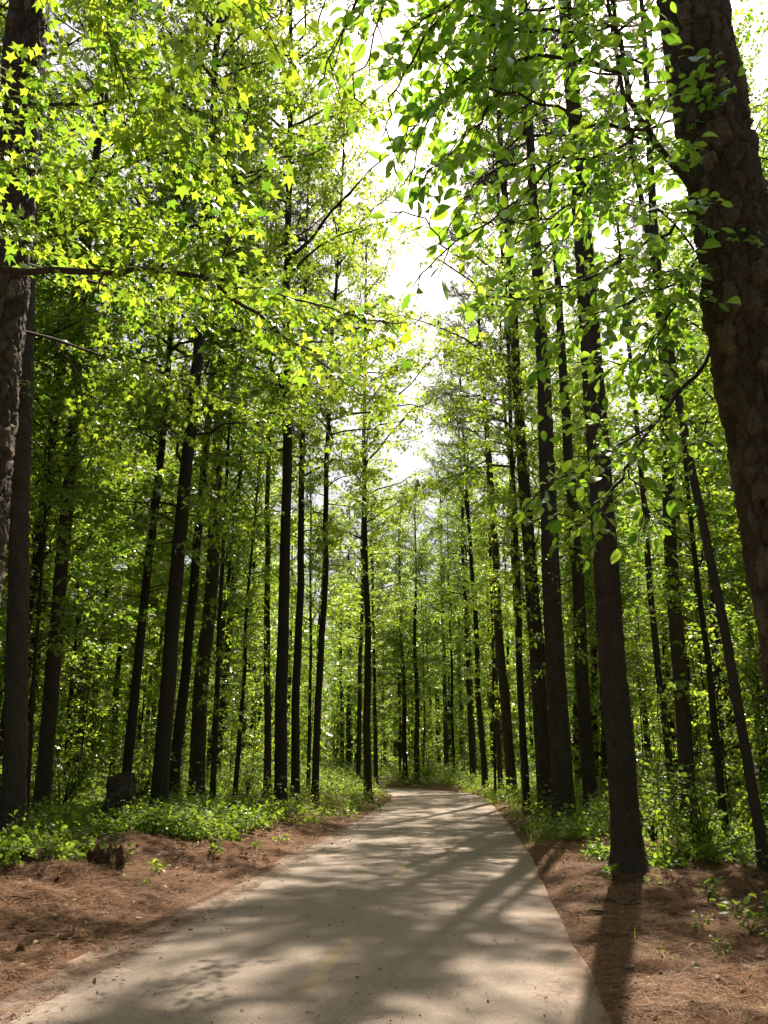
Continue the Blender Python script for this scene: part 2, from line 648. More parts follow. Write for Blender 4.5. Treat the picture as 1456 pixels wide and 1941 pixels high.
def mat_ground():
    t = NT("forest_floor")
    tc = t.n("TexCoord")
    o = tc.outputs['Object']
    at = t.n("Attribute", attribute_name="tint")           # 1 beside the path (pine straw), 0 deep in the wood
    n1 = t.noise(o, 1.2, 6, 0.6)
    n2 = t.noise(o, 14, 6, 0.7)
    n3 = t.noise(o, 60, 4, 0.7)
    straw = t.ramp(t.math('ADD', t.math('MULTIPLY', n2, 0.5), t.math('MULTIPLY', n3, 0.5)),
                   [(0.32, (.05, .025, .014)), (0.5, (.14, .070, .037)), (0.62, (.23, .128, .07)), (0.75, (.34, .22, .13))])
    soil = t.ramp(t.math('ADD', t.math('MULTIPLY', n2, 0.6), t.math('MULTIPLY', n3, 0.4)),
                  [(0.3, (.03, .022, .014)), (0.5, (.085, .06, .036)), (0.7, (.16, .115, .07))])
    fac = t.math('ADD', t.math('MULTIPLY', at.outputs['Fac'], 1.5), t.math('SUBTRACT', t.math('MULTIPLY', n1, 0.8), 0.65), clamp=True)
    col = t.mix(fac, soil, straw)
    b = t.n("BsdfPrincipled")
    b.inputs['Roughness'].default_value = 0.95
    b.inputs['Specular IOR Level'].default_value = 0.15
    t.l(col, b.inputs['Base Color'])
    bp = t.n("Bump", i_Strength=0.8, i_Distance=0.03)
    t.l(t.math('ADD', n2, t.math('MULTIPLY', n3, 0.5)), bp.inputs['Height'])
    t.l(bp.outputs[0], b.inputs['Normal'])
    return t.out(b.outputs[0])


def mat_path():
    t = NT("worn_asphalt")
    tc = t.n("TexCoord")
    o = tc.outputs['Object']
    uv = t.n("UVMap", uv_map="way")
    sx = t.n("SeparateXYZ")
    t.l(uv.outputs[0], sx.inputs[0])
    u, v = sx.outputs[0], sx.outputs[1]
    big = t.noise(o, 0.55, 4, 0.6)
    mid = t.noise(o, 5, 5, 0.65)
    fine = t.noise(o, 130, 3, 0.7)
    vo = t.n("TexVoronoi", feature='F1', i_Scale=160.0)
    t.l(o, vo.inputs['Vector'])
    sep = t.n("SeparateColor")
    t.l(vo.outputs['Color'], sep.inputs[0])
    col = t.ramp(big, [(0.3, (.205, .151, .116)), (0.7, (.275, .208, .163))])
    col = t.mix(0.55, col, t.ramp(mid, [(0.3, (.168, .123, .095)), (0.7, (.30, .229, .181))]))
    col = t.mix(t.math('MULTIPLY', t.math('GREATER_THAN', sep.outputs[0], 0.62), 0.38), col, (.42, .37, .31))
    col = t.mix(t.math('MULTIPLY', t.math('LESS_THAN', sep.outputs[1], 0.30), 0.45), col, (.12, .095, .075))
    # dust and straw fragments towards the edges
    au = t.math('ABSOLUTE', u)
    edge = t.math('MULTIPLY', t.math('SUBTRACT', t.math('ADD', au, t.math('MULTIPLY', mid, 0.9)), 2.15), 1.2, clamp=True)
    col = t.mix(t.math('MULTIPLY', edge, 0.6), col, (.25, .15, .085))
    # cracks
    ck = t.n("TexVoronoi", feature='DISTANCE_TO_EDGE', i_Scale=0.30)
    wv = t.n("VectorMath", operation='ADD')
    sc = t.n("VectorMath", operation='SCALE')
    sc.inputs['Scale'].default_value = 0.6
    nn = t.n("TexNoise", i_Scale=1.4, i_Detail=6)
    t.l(o, nn.inputs['Vector'])
    t.l(nn.outputs['Color'], sc.inputs[0])
    t.l(o, wv.inputs[0])
    t.l(sc.outputs[0], wv.inputs[1])
    t.l(wv.outputs[0], ck.inputs['Vector'])
    crack = t.math('MULTIPLY', t.math('LESS_THAN', ck.outputs['Distance'], 0.0022), t.math('GREATER_THAN', big, 0.62))
    col = t.mix(t.math('MULTIPLY', crack, 0.6), col, (.07, .055, .045))
    # faded yellow dashes in the middle of the way
    dash = t.math('LESS_THAN', t.math('FRACT', t.math('DIVIDE', t.math('SUBTRACT', v, 0.4), 6.2)), 0.34)
    line = t.math('MULTIPLY', t.math('LESS_THAN', t.math('ABSOLUTE', t.math('SUBTRACT', u, 0.05)), 0.062), dash)
    wear = t.math('MULTIPLY', t.math('SUBTRACT', t.noise(o, 22, 6, 0.75), 0.36), 2.6, clamp=True)
    col = t.mix(t.math('MULTIPLY', t.math('MULTIPLY', line, wear), 0.45), col, (.52, .33, .06))
    b = t.n("BsdfPrincipled")
    t.l(t.ramp(mid, [(0.3, (.75,) * 3), (0.7, (.92,) * 3)]), b.inputs['Roughness'])
    b.inputs['Specular IOR Level'].default_value = 0.35
    t.l(col, b.inputs['Base Color'])
    bp = t.n("Bump", i_Strength=0.35, i_Distance=0.006)
    t.l(t.math('SUBTRACT', t.math('ADD', fine, t.math('MULTIPLY', vo.outputs['Distance'], 0.8)), t.math('MULTIPLY', crack, 2.0)), bp.inputs['Height'])
    t.l(bp.outputs[0], b.inputs['Normal'])
    return t.out(b.outputs[0])


# ------------------------------------------------------------------ ground and path
def axis_pts(lo, hi, a, b, fine, grow):
    mid = list(np.arange(a, b, fine))
    up, s = [b], fine
    while up[-1] < hi:
        s *= grow
        up.append(up[-1] + s)
    dn, s = [a], fine
    while dn[-1] > lo:
        s *= grow
        dn.append(dn[-1] - s)
    return np.array(sorted(set(dn[1:])) + mid + up)


gx = axis_pts(-260, 260, -6.5, 6.5, 0.085, 1.07)
gy = axis_pts(-60, 420, 4.5, 26, 0.10, 1.035)
GX, GY = np.meshgrid(gx, gy)
GZ = ground_z(GX, GY)
nx, ny = len(gx), len(gy)
mb = MB()
ii, jj = np.meshgrid(np.arange(ny - 1), np.arange(nx - 1), indexing='ij')
F = np.stack([ii * nx + jj, ii * nx + jj + 1, (ii + 1) * nx + jj + 1, (ii + 1) * nx + jj], -1).reshape(-1, 4)
gd = path_dist(GX, GY)
ge = np.abs(gd) - HALF
tint = np.where(gd < 0, 1 - ss(1.2, 4.2, ge), 1 - ss(1.6, 5.0, ge))
mb.add(np.stack([GX.ravel(), GY.ravel(), GZ.ravel()], -1), F, 0, tint.ravel())
tag(link("ground", mb.mesh("ground", [mat_ground()])), kind="structure")

cols = np.linspace(-HALF, HALF, 9)
mb = MB()
n = len(PL)
wobL = (vnoise(PS * 0.8, PS * 0, 71) - 0.5) * 0.10
wobR = (vnoise(PS * 0.8, PS * 0, 72) - 0.5) * 0.06
V, UV = [], []
for i in range(n):
    for c in cols:
        cc = c + (wobL[i] if c < -2.1 else 0) + (wobR[i] if c > 2.1 else 0)
        p = PL[i] + PN[i] * cc
        V.append((p[0], p[1], 0.012 + 0.02 * (1 - (c / HALF) ** 2)))
        UV.append((cc, PS[i]))
    # edge thickness
k = len(cols)
ii, jj = np.meshgrid(np.arange(n - 1), np.arange(k - 1), indexing='ij')
F = np.stack([ii * k + jj, ii * k + jj + 1, (ii + 1) * k + jj + 1, (ii + 1) * k + jj], -1).reshape(-1, 4)
V = np.array(V)
mb.add(V, F)
for side in (0, k - 1):                       # the slab's edge going down into the soil
    top = V.reshape(n, k, 3)[:, side]
    bot = top - np.array([0, 0, 0.08])
    q = np.concatenate([top, bot])
    i = np.arange(n - 1)
    f = np.stack([i, i + 1, n + i + 1, n + i], -1)
    mb.add(q, f if side else f[:, ::-1])
    UV += [UV[r * k + side] for r in range(n)] * 2
me = mb.mesh("path", [mat_path()])
uvl = me.uv_layers.new(name="way")
li = np.empty(len(me.loops), np.int32)
me.loops.foreach_get("vertex_index", li)
uvl.data.foreach_set("uv", np.array(UV, np.float32)[li].ravel())
tag(link("path", me), kind="structure")


# ------------------------------------------------------------------ trunks
def plates(u, z, su, sz, per, seed):
    """cell pattern round a trunk: returns (edge distance, cell value)"""
    a, b = u / su, z / sz
    ia, ib = np.floor(a), np.floor(b)
    f1 = np.full(a.shape, 9.0)
    f2 = np.full(a.shape, 9.0)
    val = np.zeros(a.shape)
    for da in (-1, 0, 1):
        for db in (-1, 0, 1):
            ca, cb = ia + da, ib + db
            cw = np.mod(ca, per)
            px = ca + 0.15 + 0.7 * _hash(cw, cb, seed)
            py = cb + 0.15 + 0.7 * _hash(cw, cb, seed + 1)
            d = np.hypot(a - px, b - py)
            new = d < f1
            f2 = np.where(new, f1, np.minimum(f2, d))
            val = np.where(new, _hash(cw, cb, seed + 2), val)
            f1 = np.where(new, d, f1)
    return f2 - f1, val


def trunk_mesh(H, d, seed, kind='pine', sides=14, step=0.5, wob=0.05, relief=False, top=0.12, flare=0.5):
    """tapered trunk along +Z from below the ground to H"""
    g = np.random.default_rng(seed)
    if relief:
        zs = np.concatenate([np.arange(-0.3, relief, step), np.arange(relief, H, 0.5), [H]])
    else:
        zs = np.concatenate([[-0.3, 0.0, 0.12, 0.3, 0.6], np.arange(1.0, H, step), [H]])
    n = len(zs)
    kx, ky = g.uniform(0, 50, 2)
    t = np.clip(zs / H, 0, 1)
    amp = wob * np.minimum(1, np.clip(zs, 0, None) / 4)
    cx = amp * ((vnoise(zs * 0.22 + kx, zs * 0, seed) - 0.5) * 2.6 + (vnoise(zs * 0.8 + kx, zs * 0, seed + 5) - 0.5) * 0.6)
    cy_ = amp * ((vnoise(zs * 0.22 + ky, zs * 0, seed + 1) - 0.5) * 2.6 + (vnoise(zs * 0.8 + ky, zs * 0, seed + 6) - 0.5) * 0.6)
    cx -= np.interp(0, zs, cx)
    cy_ -= np.interp(0, zs, cy_)
    r = d / 2 * ((1 - t) ** 0.75 * (1 - top) + top)
    r = r * (1 + flare * np.exp(-np.clip(zs, 0, None) / 0.28)) if flare else r
    th = np.arange(sides) * 2 * math.pi / sides
    TH, ZZ = np.meshgrid(th, zs)
    RR = np.repeat(r[:, None], sides, 1)
    lob = (vnoise(TH * 5 / (2 * math.pi) % 5, ZZ * 0.35, seed + 9) - 0.5)
    RR = RR * (1 + 0.06 * np.sin(TH * 3 + seed) * np.exp(-np.clip(ZZ, 0, None) / 1.5) + 0.03 * np.sin(TH * 2 + ZZ * 0.3))
    RR = RR + flare * d * 0.22 * np.clip(np.sin(TH * 4 + seed * 1.3), 0, 1) * np.exp(-np.clip(ZZ, 0, None) / 0.16)
    tint = np.full(RR.shape, 0.45)
    if relief:
        per = max(6, int(round(math.pi * d / (0.12 if kind == 'pine' else 0.05))))
        wu = (fbm(TH * 3, ZZ * 4, seed + 20, 3) - 0.5) * 1.5
        ed, val = plates(TH / (2 * math.pi) * per + wu, ZZ + wu * 0.10, 1.0, 0.22 if kind == 'pine' else 0.32, per, seed + 30)
        e2, v2 = plates(TH / (2 * math.pi) * per * 2 + wu, ZZ, 1.0, 0.07, per * 2, seed + 50)
        rel = ss(0.0, 0.17, ed) * (0.45 + 0.75 * val) + 0.35 * ss(0, 0.25, e2) * v2 + (fbm(TH * 16, ZZ * 26, seed + 40, 3) - 0.5) * 0.7
        RR = RR + (rel - 0.6) * ((0.030 if sides > 100 else 0.018) if kind == 'pine' else 0.014) * min(1.3, d / 0.4)
        tint = np.clip(0.10 + 0.6 * val + 0.35 * v2, 0, 1) if sides > 100 else 0.35 + 0.25 * val
    X = cx[:, None] + RR * np.cos(TH)
    Y = cy_[:, None] + RR * np.sin(TH)
    mb = MB()
    i = np.arange(n - 1)[:, None]
    j = np.arange(sides)[None]
    F = np.stack([i * sides + j, i * sides + (j + 1) % sides, (i + 1) * sides + (j + 1) % sides, (i + 1) * sides + j], -1).reshape(-1, 4)
    mb.add(np.stack([X, Y, ZZ], -1).reshape(-1, 3), F, 0, tint.ravel())
    return mb.mesh("trunk", [M_BARK_PINE if kind == 'pine' else M_BARK_GUM])


# ------------------------------------------------------------------ crowns (shared meshes)
GUM_H, THIN_H, SAP_H, PINE_H = 22.0, 12.0, 4.5, 27.0
GUM = [crown_broad(100 + i, GUM_H, z0, Rm, 0.215, 'star', 0.138) for i, (z0, Rm) in enumerate(((4.6, 3.1), (6.0, 3.4), (3.8, 2.9), (7.0, 3.5)))]
THIN = [crown_broad(200 + i, THIN_H, z0, Rm, 0.20, sh, 0.135, br_len=0.8) for i, (z0, Rm, sh) in enumerate(((2.6, 1.9, 'star'), (3.4, 1.7, 'oval'), (2.0, 2.1, 'star')))]
SAP = [crown_broad(300 + i, SAP_H, 0.4, Rm, 0.17, sh, 0.115, br_len=0.6, br_gap=0.2) for i, (Rm, sh) in enumerate(((1.3, 'star'), (1.15, 'oval'), (1.5, 'oval')))]
PINE = [crown_pine(400 + i, PINE_H, z0, Rm) for i, (z0, Rm) in enumerate(((16.5, 3.4), (18.5, 3.0)))]
CROWN = {'gum': (GUM, GUM_H), 'thin': (THIN, THIN_H), 'sap': (SAP, SAP_H), 'pine': (PINE, PINE_H)}
TR_FAR = {'gum': [trunk_mesh(GUM_H, 0.34, 500 + i, 'gum', 9, 1.0, 0.10) for i in range(4)],
          'pine': [trunk_mesh(PINE_H, 0.42, 520 + i, 'pine', 9, 1.0, 0.08) for i in range(3)],
          'thin': [trunk_mesh(THIN_H, 0.13, 540 + i, 'gum', 7, 0.6, 0.12, top=0.08) for i in range(3)],
          'sap': [trunk_mesh(SAP_H, 0.045, 560 + i, 'gum', 6, 0.35, 0.09, top=0.2) for i in range(3)]}
NAME = {'gum': 'broadleaf_tree', 'thin': 'slender_tree', 'sap': 'sapling', 'pine': 'pine_tree'}
CAT = {'gum': 'tree', 'thin': 'tree', 'sap': 'sapling', 'pine': 'pine tree'}
rt = random.Random(5)


def tree(kind, x, y, label, group=None, H=None, lean=(0, 0), dia=None, near=False, wide=1.0, var=None, wob=None, crown=True):
    me_list, H0 = CROWN[kind]
    H = H or H0 * rt.uniform(0.88, 1.1)
    z = gz(x, y) - 0.03
    t = thing(NAME[kind], label, CAT[kind], (x, y, z), group)
    t.rotation_euler = (-math.atan(lean[1]), math.atan(lean[0]), 0)
    i = rt.randrange(99) if var is None else var
    if dia is not None:
        dia = dia * 0.88
        if near:
            tm = trunk_mesh(H, dia, int(x * 91 + y * 37) + 900, 'pine' if kind == 'pine' else 'gum', near[0], near[1], wob or 0.05, near[2])
        else:
            tm = trunk_mesh(H, dia, int(x * 91 + y * 37) + 900, 'pine' if kind == 'pine' else 'gum', 12, 0.5, wob or 0.07)
        tr = link("trunk", tm, t)
    else:
        tl = TR_FAR[kind]
        tr = link("trunk", tl[i % len(tl)], t)
        s = H / H0
        q = rt.uniform(0.75, 1.25)
        tr.scale = (q, q, s)
        tr.rotation_euler.z = rt.uniform(0, 6.28)
    if crown:
        c = link("crown", me_list[i % len(me_list)], t)
        s = H / H0
        q = wide * rt.uniform(0.9, 1.12)
        c.scale = (q, q, s)
        c.rotation_euler.z = rt.uniform(0, 6.28)
    return t


#    kind, x, y, lean x, diameter, height, label, detail
HI = (150, 0.02, 9.5)
MID = (48, 0.05, 13)
LO = (32, 0.08, 14)
T = [
    ('pine', -3.62, 7.6, -0.040, 0.60, 27, "massive dark pine trunk cut by the left picture edge, flaky plated bark", HI),
    ('pine', -5.71, 14.0, -0.090, 0.40, 26, "pine trunk just right of the massive left edge pine, half hidden by it", MID),
    ('pine', -7.20, 19.0, -0.025, 0.37, 27, "straight pine trunk standing in the sunlit bushes on the far left", LO),
    ('thin', -6.70, 17.0, -0.054, 0.09, 11, "thin sapling trunk between the two leftmost pine trunks", None),
    ('gum', -6.08, 21.0, 0.024, 0.26, 25, "slender trunk rising right behind the dark cut stump, tilted to the right", LO),
    ('gum', -4.66, 18.7, 0.010, 0.38, 27, "tall sweetgum trunk at the top of the left bank, right of the cut stump", LO),
    ('gum', -5.63, 24.0, 0.021, 0.34, 26, "trunk close behind the sweetgum that stands right of the cut stump", None),
    ('pine', -5.42, 26.0, 0.0, 0.54, 27, "thick reddish pine trunk standing back in the left wood", None),
    ('thin', -4.18, 22.0, 0.001, 0.17, 14, "pole-thin trunk to the right of the thick reddish left pine", None),
    ('thin', -4.65, 28.0, 0.023, 0.18, 13, "thin trunk set back between the pole-thin trunk and the lone straight left trunk", None),
    ('pine', -3.90, 30.0, -0.032, 0.29, 24, "dim trunk set back in the wood just left of the straight bankside sweetgum", None),
    ('gum', -2.68, 23.5, -0.022, 0.38, 31, "straight dark sweetgum trunk on the bank with its flared foot at the pine straw edge", LO),
    ('gum', -2.76, 28.0, -0.005, 0.32, 26, "trunk directly right of and behind the straight bankside sweetgum", None),
    ('gum', -2.31, 30.0, 0.021, 0.28, 30, "grey slim trunk rising through leaves near the left path edge, tilted right", None),
    ('thin', -2.79, 33.0, -0.010, 0.17, 14, "very thin trunk between the bankside sweetgum and the grey slim trunk", None),
    ('gum', -0.63, 36.0, -0.012, 0.37, 26, "lone trunk right at the left path edge where the path starts to bend", None),
    ('gum', -1.51, 52.0, 0.009, 0.34, 21, "distant trunk just left of the lone trunk at the bend", None),
    ('gum', -0.54, 58.6 - 4.6 + 7.5, -0.02, 0.35, 21, "distant trunk just right of the lone trunk, across the bend", None),
    ('thin', 1.20, 66.0, -0.010, 0.25, 15, "leftmost thin trunk of the far cluster straight ahead beyond the bend", None),
    ('gum', 1.55, 63.0, -0.022, 0.43, 20, "left one of the two thick trunks in the far cluster straight ahead", None),
    ('gum', 2.28, 62.0, 0.001, 0.44, 21, "right one of the two thick trunks in the far cluster straight ahead", None),
    ('thin', 3.00, 68.0, 0.013, 0.20, 14, "thin pole standing just right of the two far thick trunks", None),
    ('gum', 5.03, 64.0, -0.002, 0.27, 21, "slim far trunk in the gap beyond the right curve of the path", None),
    ('gum', 5.50, 55.0, -0.014, 0.42, 27, "dark trunk in the low bushes beyond the right path edge", None),
    ('gum', 5.64, 50.0, -0.034, 0.40, 29, "tall trunk tilted left beside the sunny grass past the right path edge", None),
    ('pine', 5.70, 40.0, -0.034, 0.55, 27, "thick pine wrapped in leafy creeper right of the sunny grass", None),
    ('thin', 5.45, 44.0, 0.015, 0.16, 15, "thin trunk just left of the creeper-wrapped pine", None),
    ('gum', 4.42, 28.0, 0.0, 0.26, 28, "slim trunk touching the left side of the pale brown pine on the right", None),
    ('pine', 4.60, 25.6, -0.017, 0.52, 28, "pale brown pine beside the right path edge, third big trunk back", LO),
    ('pine', 4.45, 22.3, 0.006, 0.60, 28, "dark stout pine beside the right path edge, second big trunk back", LO),
    ('pine', 5.74, 25.0, -0.001, 0.45, 27, "pine trunk showing between the two stoutest right pines, set back in green", LO),
    ('pine', 3.55, 13.3, 0.000, 0.47, 28, "big dark pine in the pine straw beside the right path edge, first one back", (64, 0.035, 13)),
    ('pine', 6.03, 18.0, 0.040, 0.36, 25, "brown trunk standing in the sunlit bush on the right", LO),
    ('pine', 5.40, 13.0, -0.069, 0.17, 20, "thin dark trunk tilting left near the right picture edge", MID),
    ('thin', 6.38, 17.0, -0.011, 0.18, 11, "thin upright trunk among the hanging vines on the right", None),
    ('gum', 7.61, 31.0, 0.03, 0.26, 22, "slim trunk hidden deep behind the set back right pine", None),
    ('thin', 4.78, 24.0, -0.062, 0.11, 15, "thin bare stem tilting left just left of the stout right pines", None),
    ('gum', 6.36, 34.0, 0.02, 0.20, 22, "slim trunk behind the pale brown right pine", None),
    ('gum', 9.5, 14.5, 0.0, 0.28, 21, "leafy tree whose sunlit crown shows just left of the huge right edge pine", None),
    ('gum', 11.2, 21.5, -0.02, 0.30, 23, "leafy tree well back right of the brown trunk in the sunlit bush", None),
    ('pine', 8.2, 25.5, -0.01, 0.26, 25, "dim pine trunk set deep behind the hanging vines on the right", None),
    ('pine', 5.9, 37.5, -0.01, 0.34, 25, "pine with a thin grey green crown beside the sky gap, behind the pale brown pine", None),
    ('pine', 6.2, 47.5, -0.01, 0.34, 27, "farther grey green pine right of the sky gap, behind the creeper-wrapped pine", None),
    ('pine', 2.65, 5.2, -0.032, 0.63, 27, "huge dark pine trunk filling the upper right edge of the picture", HI),
]
WIDE = {(-4.66, 18.7): 1.3, (5.7, 40.0): 1.35, (5.9, 37.5): 1.3, (6.2, 47.5): 1.35, (5.64, 50.0): 1.2, (-2.68, 23.5): 1.28, (-5.63, 24.0): 0.7, (-2.76, 28.0): 0.65, (-2.79, 33.0): 0.7, (-4.18, 22.0): 0.7, (-4.65, 28.0): 0.75, (-6.08, 21.0): 0.8, (4.42, 28.0): 1.15, (8.2, 25.5): 0.6, (4.6, 25.6): 1.15, (4.45, 22.3): 1.15, (-0.63, 36.0): 1.3, (-2.31, 30.0): 1.0, (7.61, 31.0): 0.7, (6.03, 18.0): 0.6, (5.4, 13.0): 0.6}
for kind, x, y, ln, dia, H, lab, near in T:
    tree(kind, x, y, lab, None, H, (ln, 0), dia, near, WIDE.get((x, y), 1.0))

# trees further back in the wood
taken = [(a[1], a[2]) for a in T]


def free(x, y, r):
    return all((x - a) ** 2 + (y - b) ** 2 > r * r for a, b in taken)


SUNNY = [(3.8, 8.0), (3.2, 14.0), (6.2, 15.4), (-7.2, 20.6), (-2.6, 37.0), (5.2, 44.0)]


def in_lane(x, y, r=3.5):
    for a, b in SUNNY:
        for q in (3.5, 5.5, 7.5, 9.5, 11.5, 13.5, 15.0):
            if (a + 0.306 * q - x) ** 2 + (b + q - y) ** 2 < r * r:
                return True
    return False


def fill(n, box, kinds, r, label, group, side, edge=3.0):
    done = tries = 0
    while done < n and tries < n * 60:
        tries += 1
        x = rt.uniform(box[0], box[1])
        y = rt.uniform(box[2], box[3])
        d = float(path_dist(np.array([x]), np.array([y]))[0])
        if abs(d) < HALF + edge or not free(x, y, r):
            continue
        if kinds[0] != 'sap' and in_lane(x, y):
            continue
        taken.append((x, y))
        k = rt.choice(kinds)
        tree(k, x, y, label, group, lean=(rt.gauss(0, 0.02), rt.gauss(0, 0.02)), wide=1.25 if k != 'sap' else 1.0)
        done += 1


fill(58, (-32, -7, 22, 54), ['gum', 'gum', 'gum', 'gum', 'thin'], 2.6,
     "one of the look-alike trees deep in the left wood, behind the bankside trunks", "trees deep in the left wood", -1)
fill(14, (-17, -8.5, 10, 22), ['gum', 'thin', 'gum'], 2.6,
     "one of the look-alike trees in the dark left wood beyond the two edge pines", "trees at the far left of the wood", -1)
fill(52, (8.5, 32, 22, 54), ['gum', 'gum', 'gum', 'gum', 'thin'], 2.6,
     "one of the look-alike trees deep in the right wood, behind the stout pines", "trees deep in the right wood", 1)
fill(10, (8, 18, 8, 22), ['gum', 'thin'], 2.6,
     "one of the look-alike trees in the dark right wood behind the vines", "trees at the far right of the wood", 1)
fill(60, (-26, 26, 61, 88), ['gum', 'gum', 'thin', 'pine'], 2.4,
     "one of the look-alike trees far off beyond the bend of the path", "far trees beyond the bend", 0, 2.0)

# saplings and understorey
for n, box, lab, grp in (
        (34, (-16, -4.5, 17, 48), "one of the look-alike leafy saplings between the trunks of the left wood", "saplings in the left wood"),
        (30, (6.2, 18, 14, 48), "one of the look-alike leafy saplings between the trunks of the right wood", "saplings in the right wood"),
        (30, (-14, 14, 58, 76), "one of the look-alike leafy saplings beyond the bend of the path", "saplings beyond the bend")):
    fill(n, box, ['sap'], 1.3, lab, grp, 0, 1.6)


# ------------------------------------------------------------------ foreground limbs
f_, tl_ = 1620.0, math.atan(473 / 1620)
CT, ST = math.cos(tl_), math.sin(tl_)


def at(px, py, depth):
    """point of the place seen at a photo pixel, depth metres in front of the camera"""
    u, v = (px - 728) / f_, (970 - py) / f_
    return np.array([u * depth, (CT - v * ST) * depth, 1.65 + (ST + v * CT) * depth])


def limb_pts(pp, g, sub=4, wig=0.012):
    P = np.array([at(*p) for p in pp])
    n = len(P)
    t = np.arange(n)
    q = np.linspace(0, n - 1, (n - 1) * sub + 1)
    out = []
    for s in q:
        i = min(int(s), n - 2)
        u = s - i
        p0, p1, p2, p3 = P[max(i - 1, 0)], P[i], P[i + 1], P[min(i + 2, n - 1)]
        out.append(0.5 * ((2 * p1) + (p2 - p0) * u + (2 * p0 - 5 * p1 + 4 * p2 - p3) * u * u + (3 * p1 - p0 - 3 * p2 + p3) * u ** 3))
    out = np.array(out)
    out[1:-1] += g.normal(size=(len(out) - 2, 3)) * wig
    return out


def limb_tree(name, label, base, trunk_dia, trunk_H, limbs, shape, size, leafmat, seed, **kw):
    g = np.random.default_rng(seed)
    t = thing(name, label, 'tree', (base[0], base[1], gz(*base)))
    link("trunk", trunk_mesh(trunk_H, trunk_dia, seed, 'gum', 16, 0.25, 0.06), t)
    mbl, mbc = MB(), MB()
    off = np.array(t.location)
    for pp, r0, opt in limbs:
        pts = limb_pts(pp, g) - off
        rad = np.linspace(r0, max(0.003, r0 * 0.25), len(pts))
        tube(mbl, pts, rad, 7, 0)
        o = dict(kw)
        o.update(opt)
        dress(mbc, g, pts, rad, shape, size, draw=False, **o)
    link("limb", mbl.mesh("limb", [M_BARK_TWIG]), t)
    link("crown", mbc.mesh("crown", [M_BARK_TWIG, leafmat]), t)
    return t


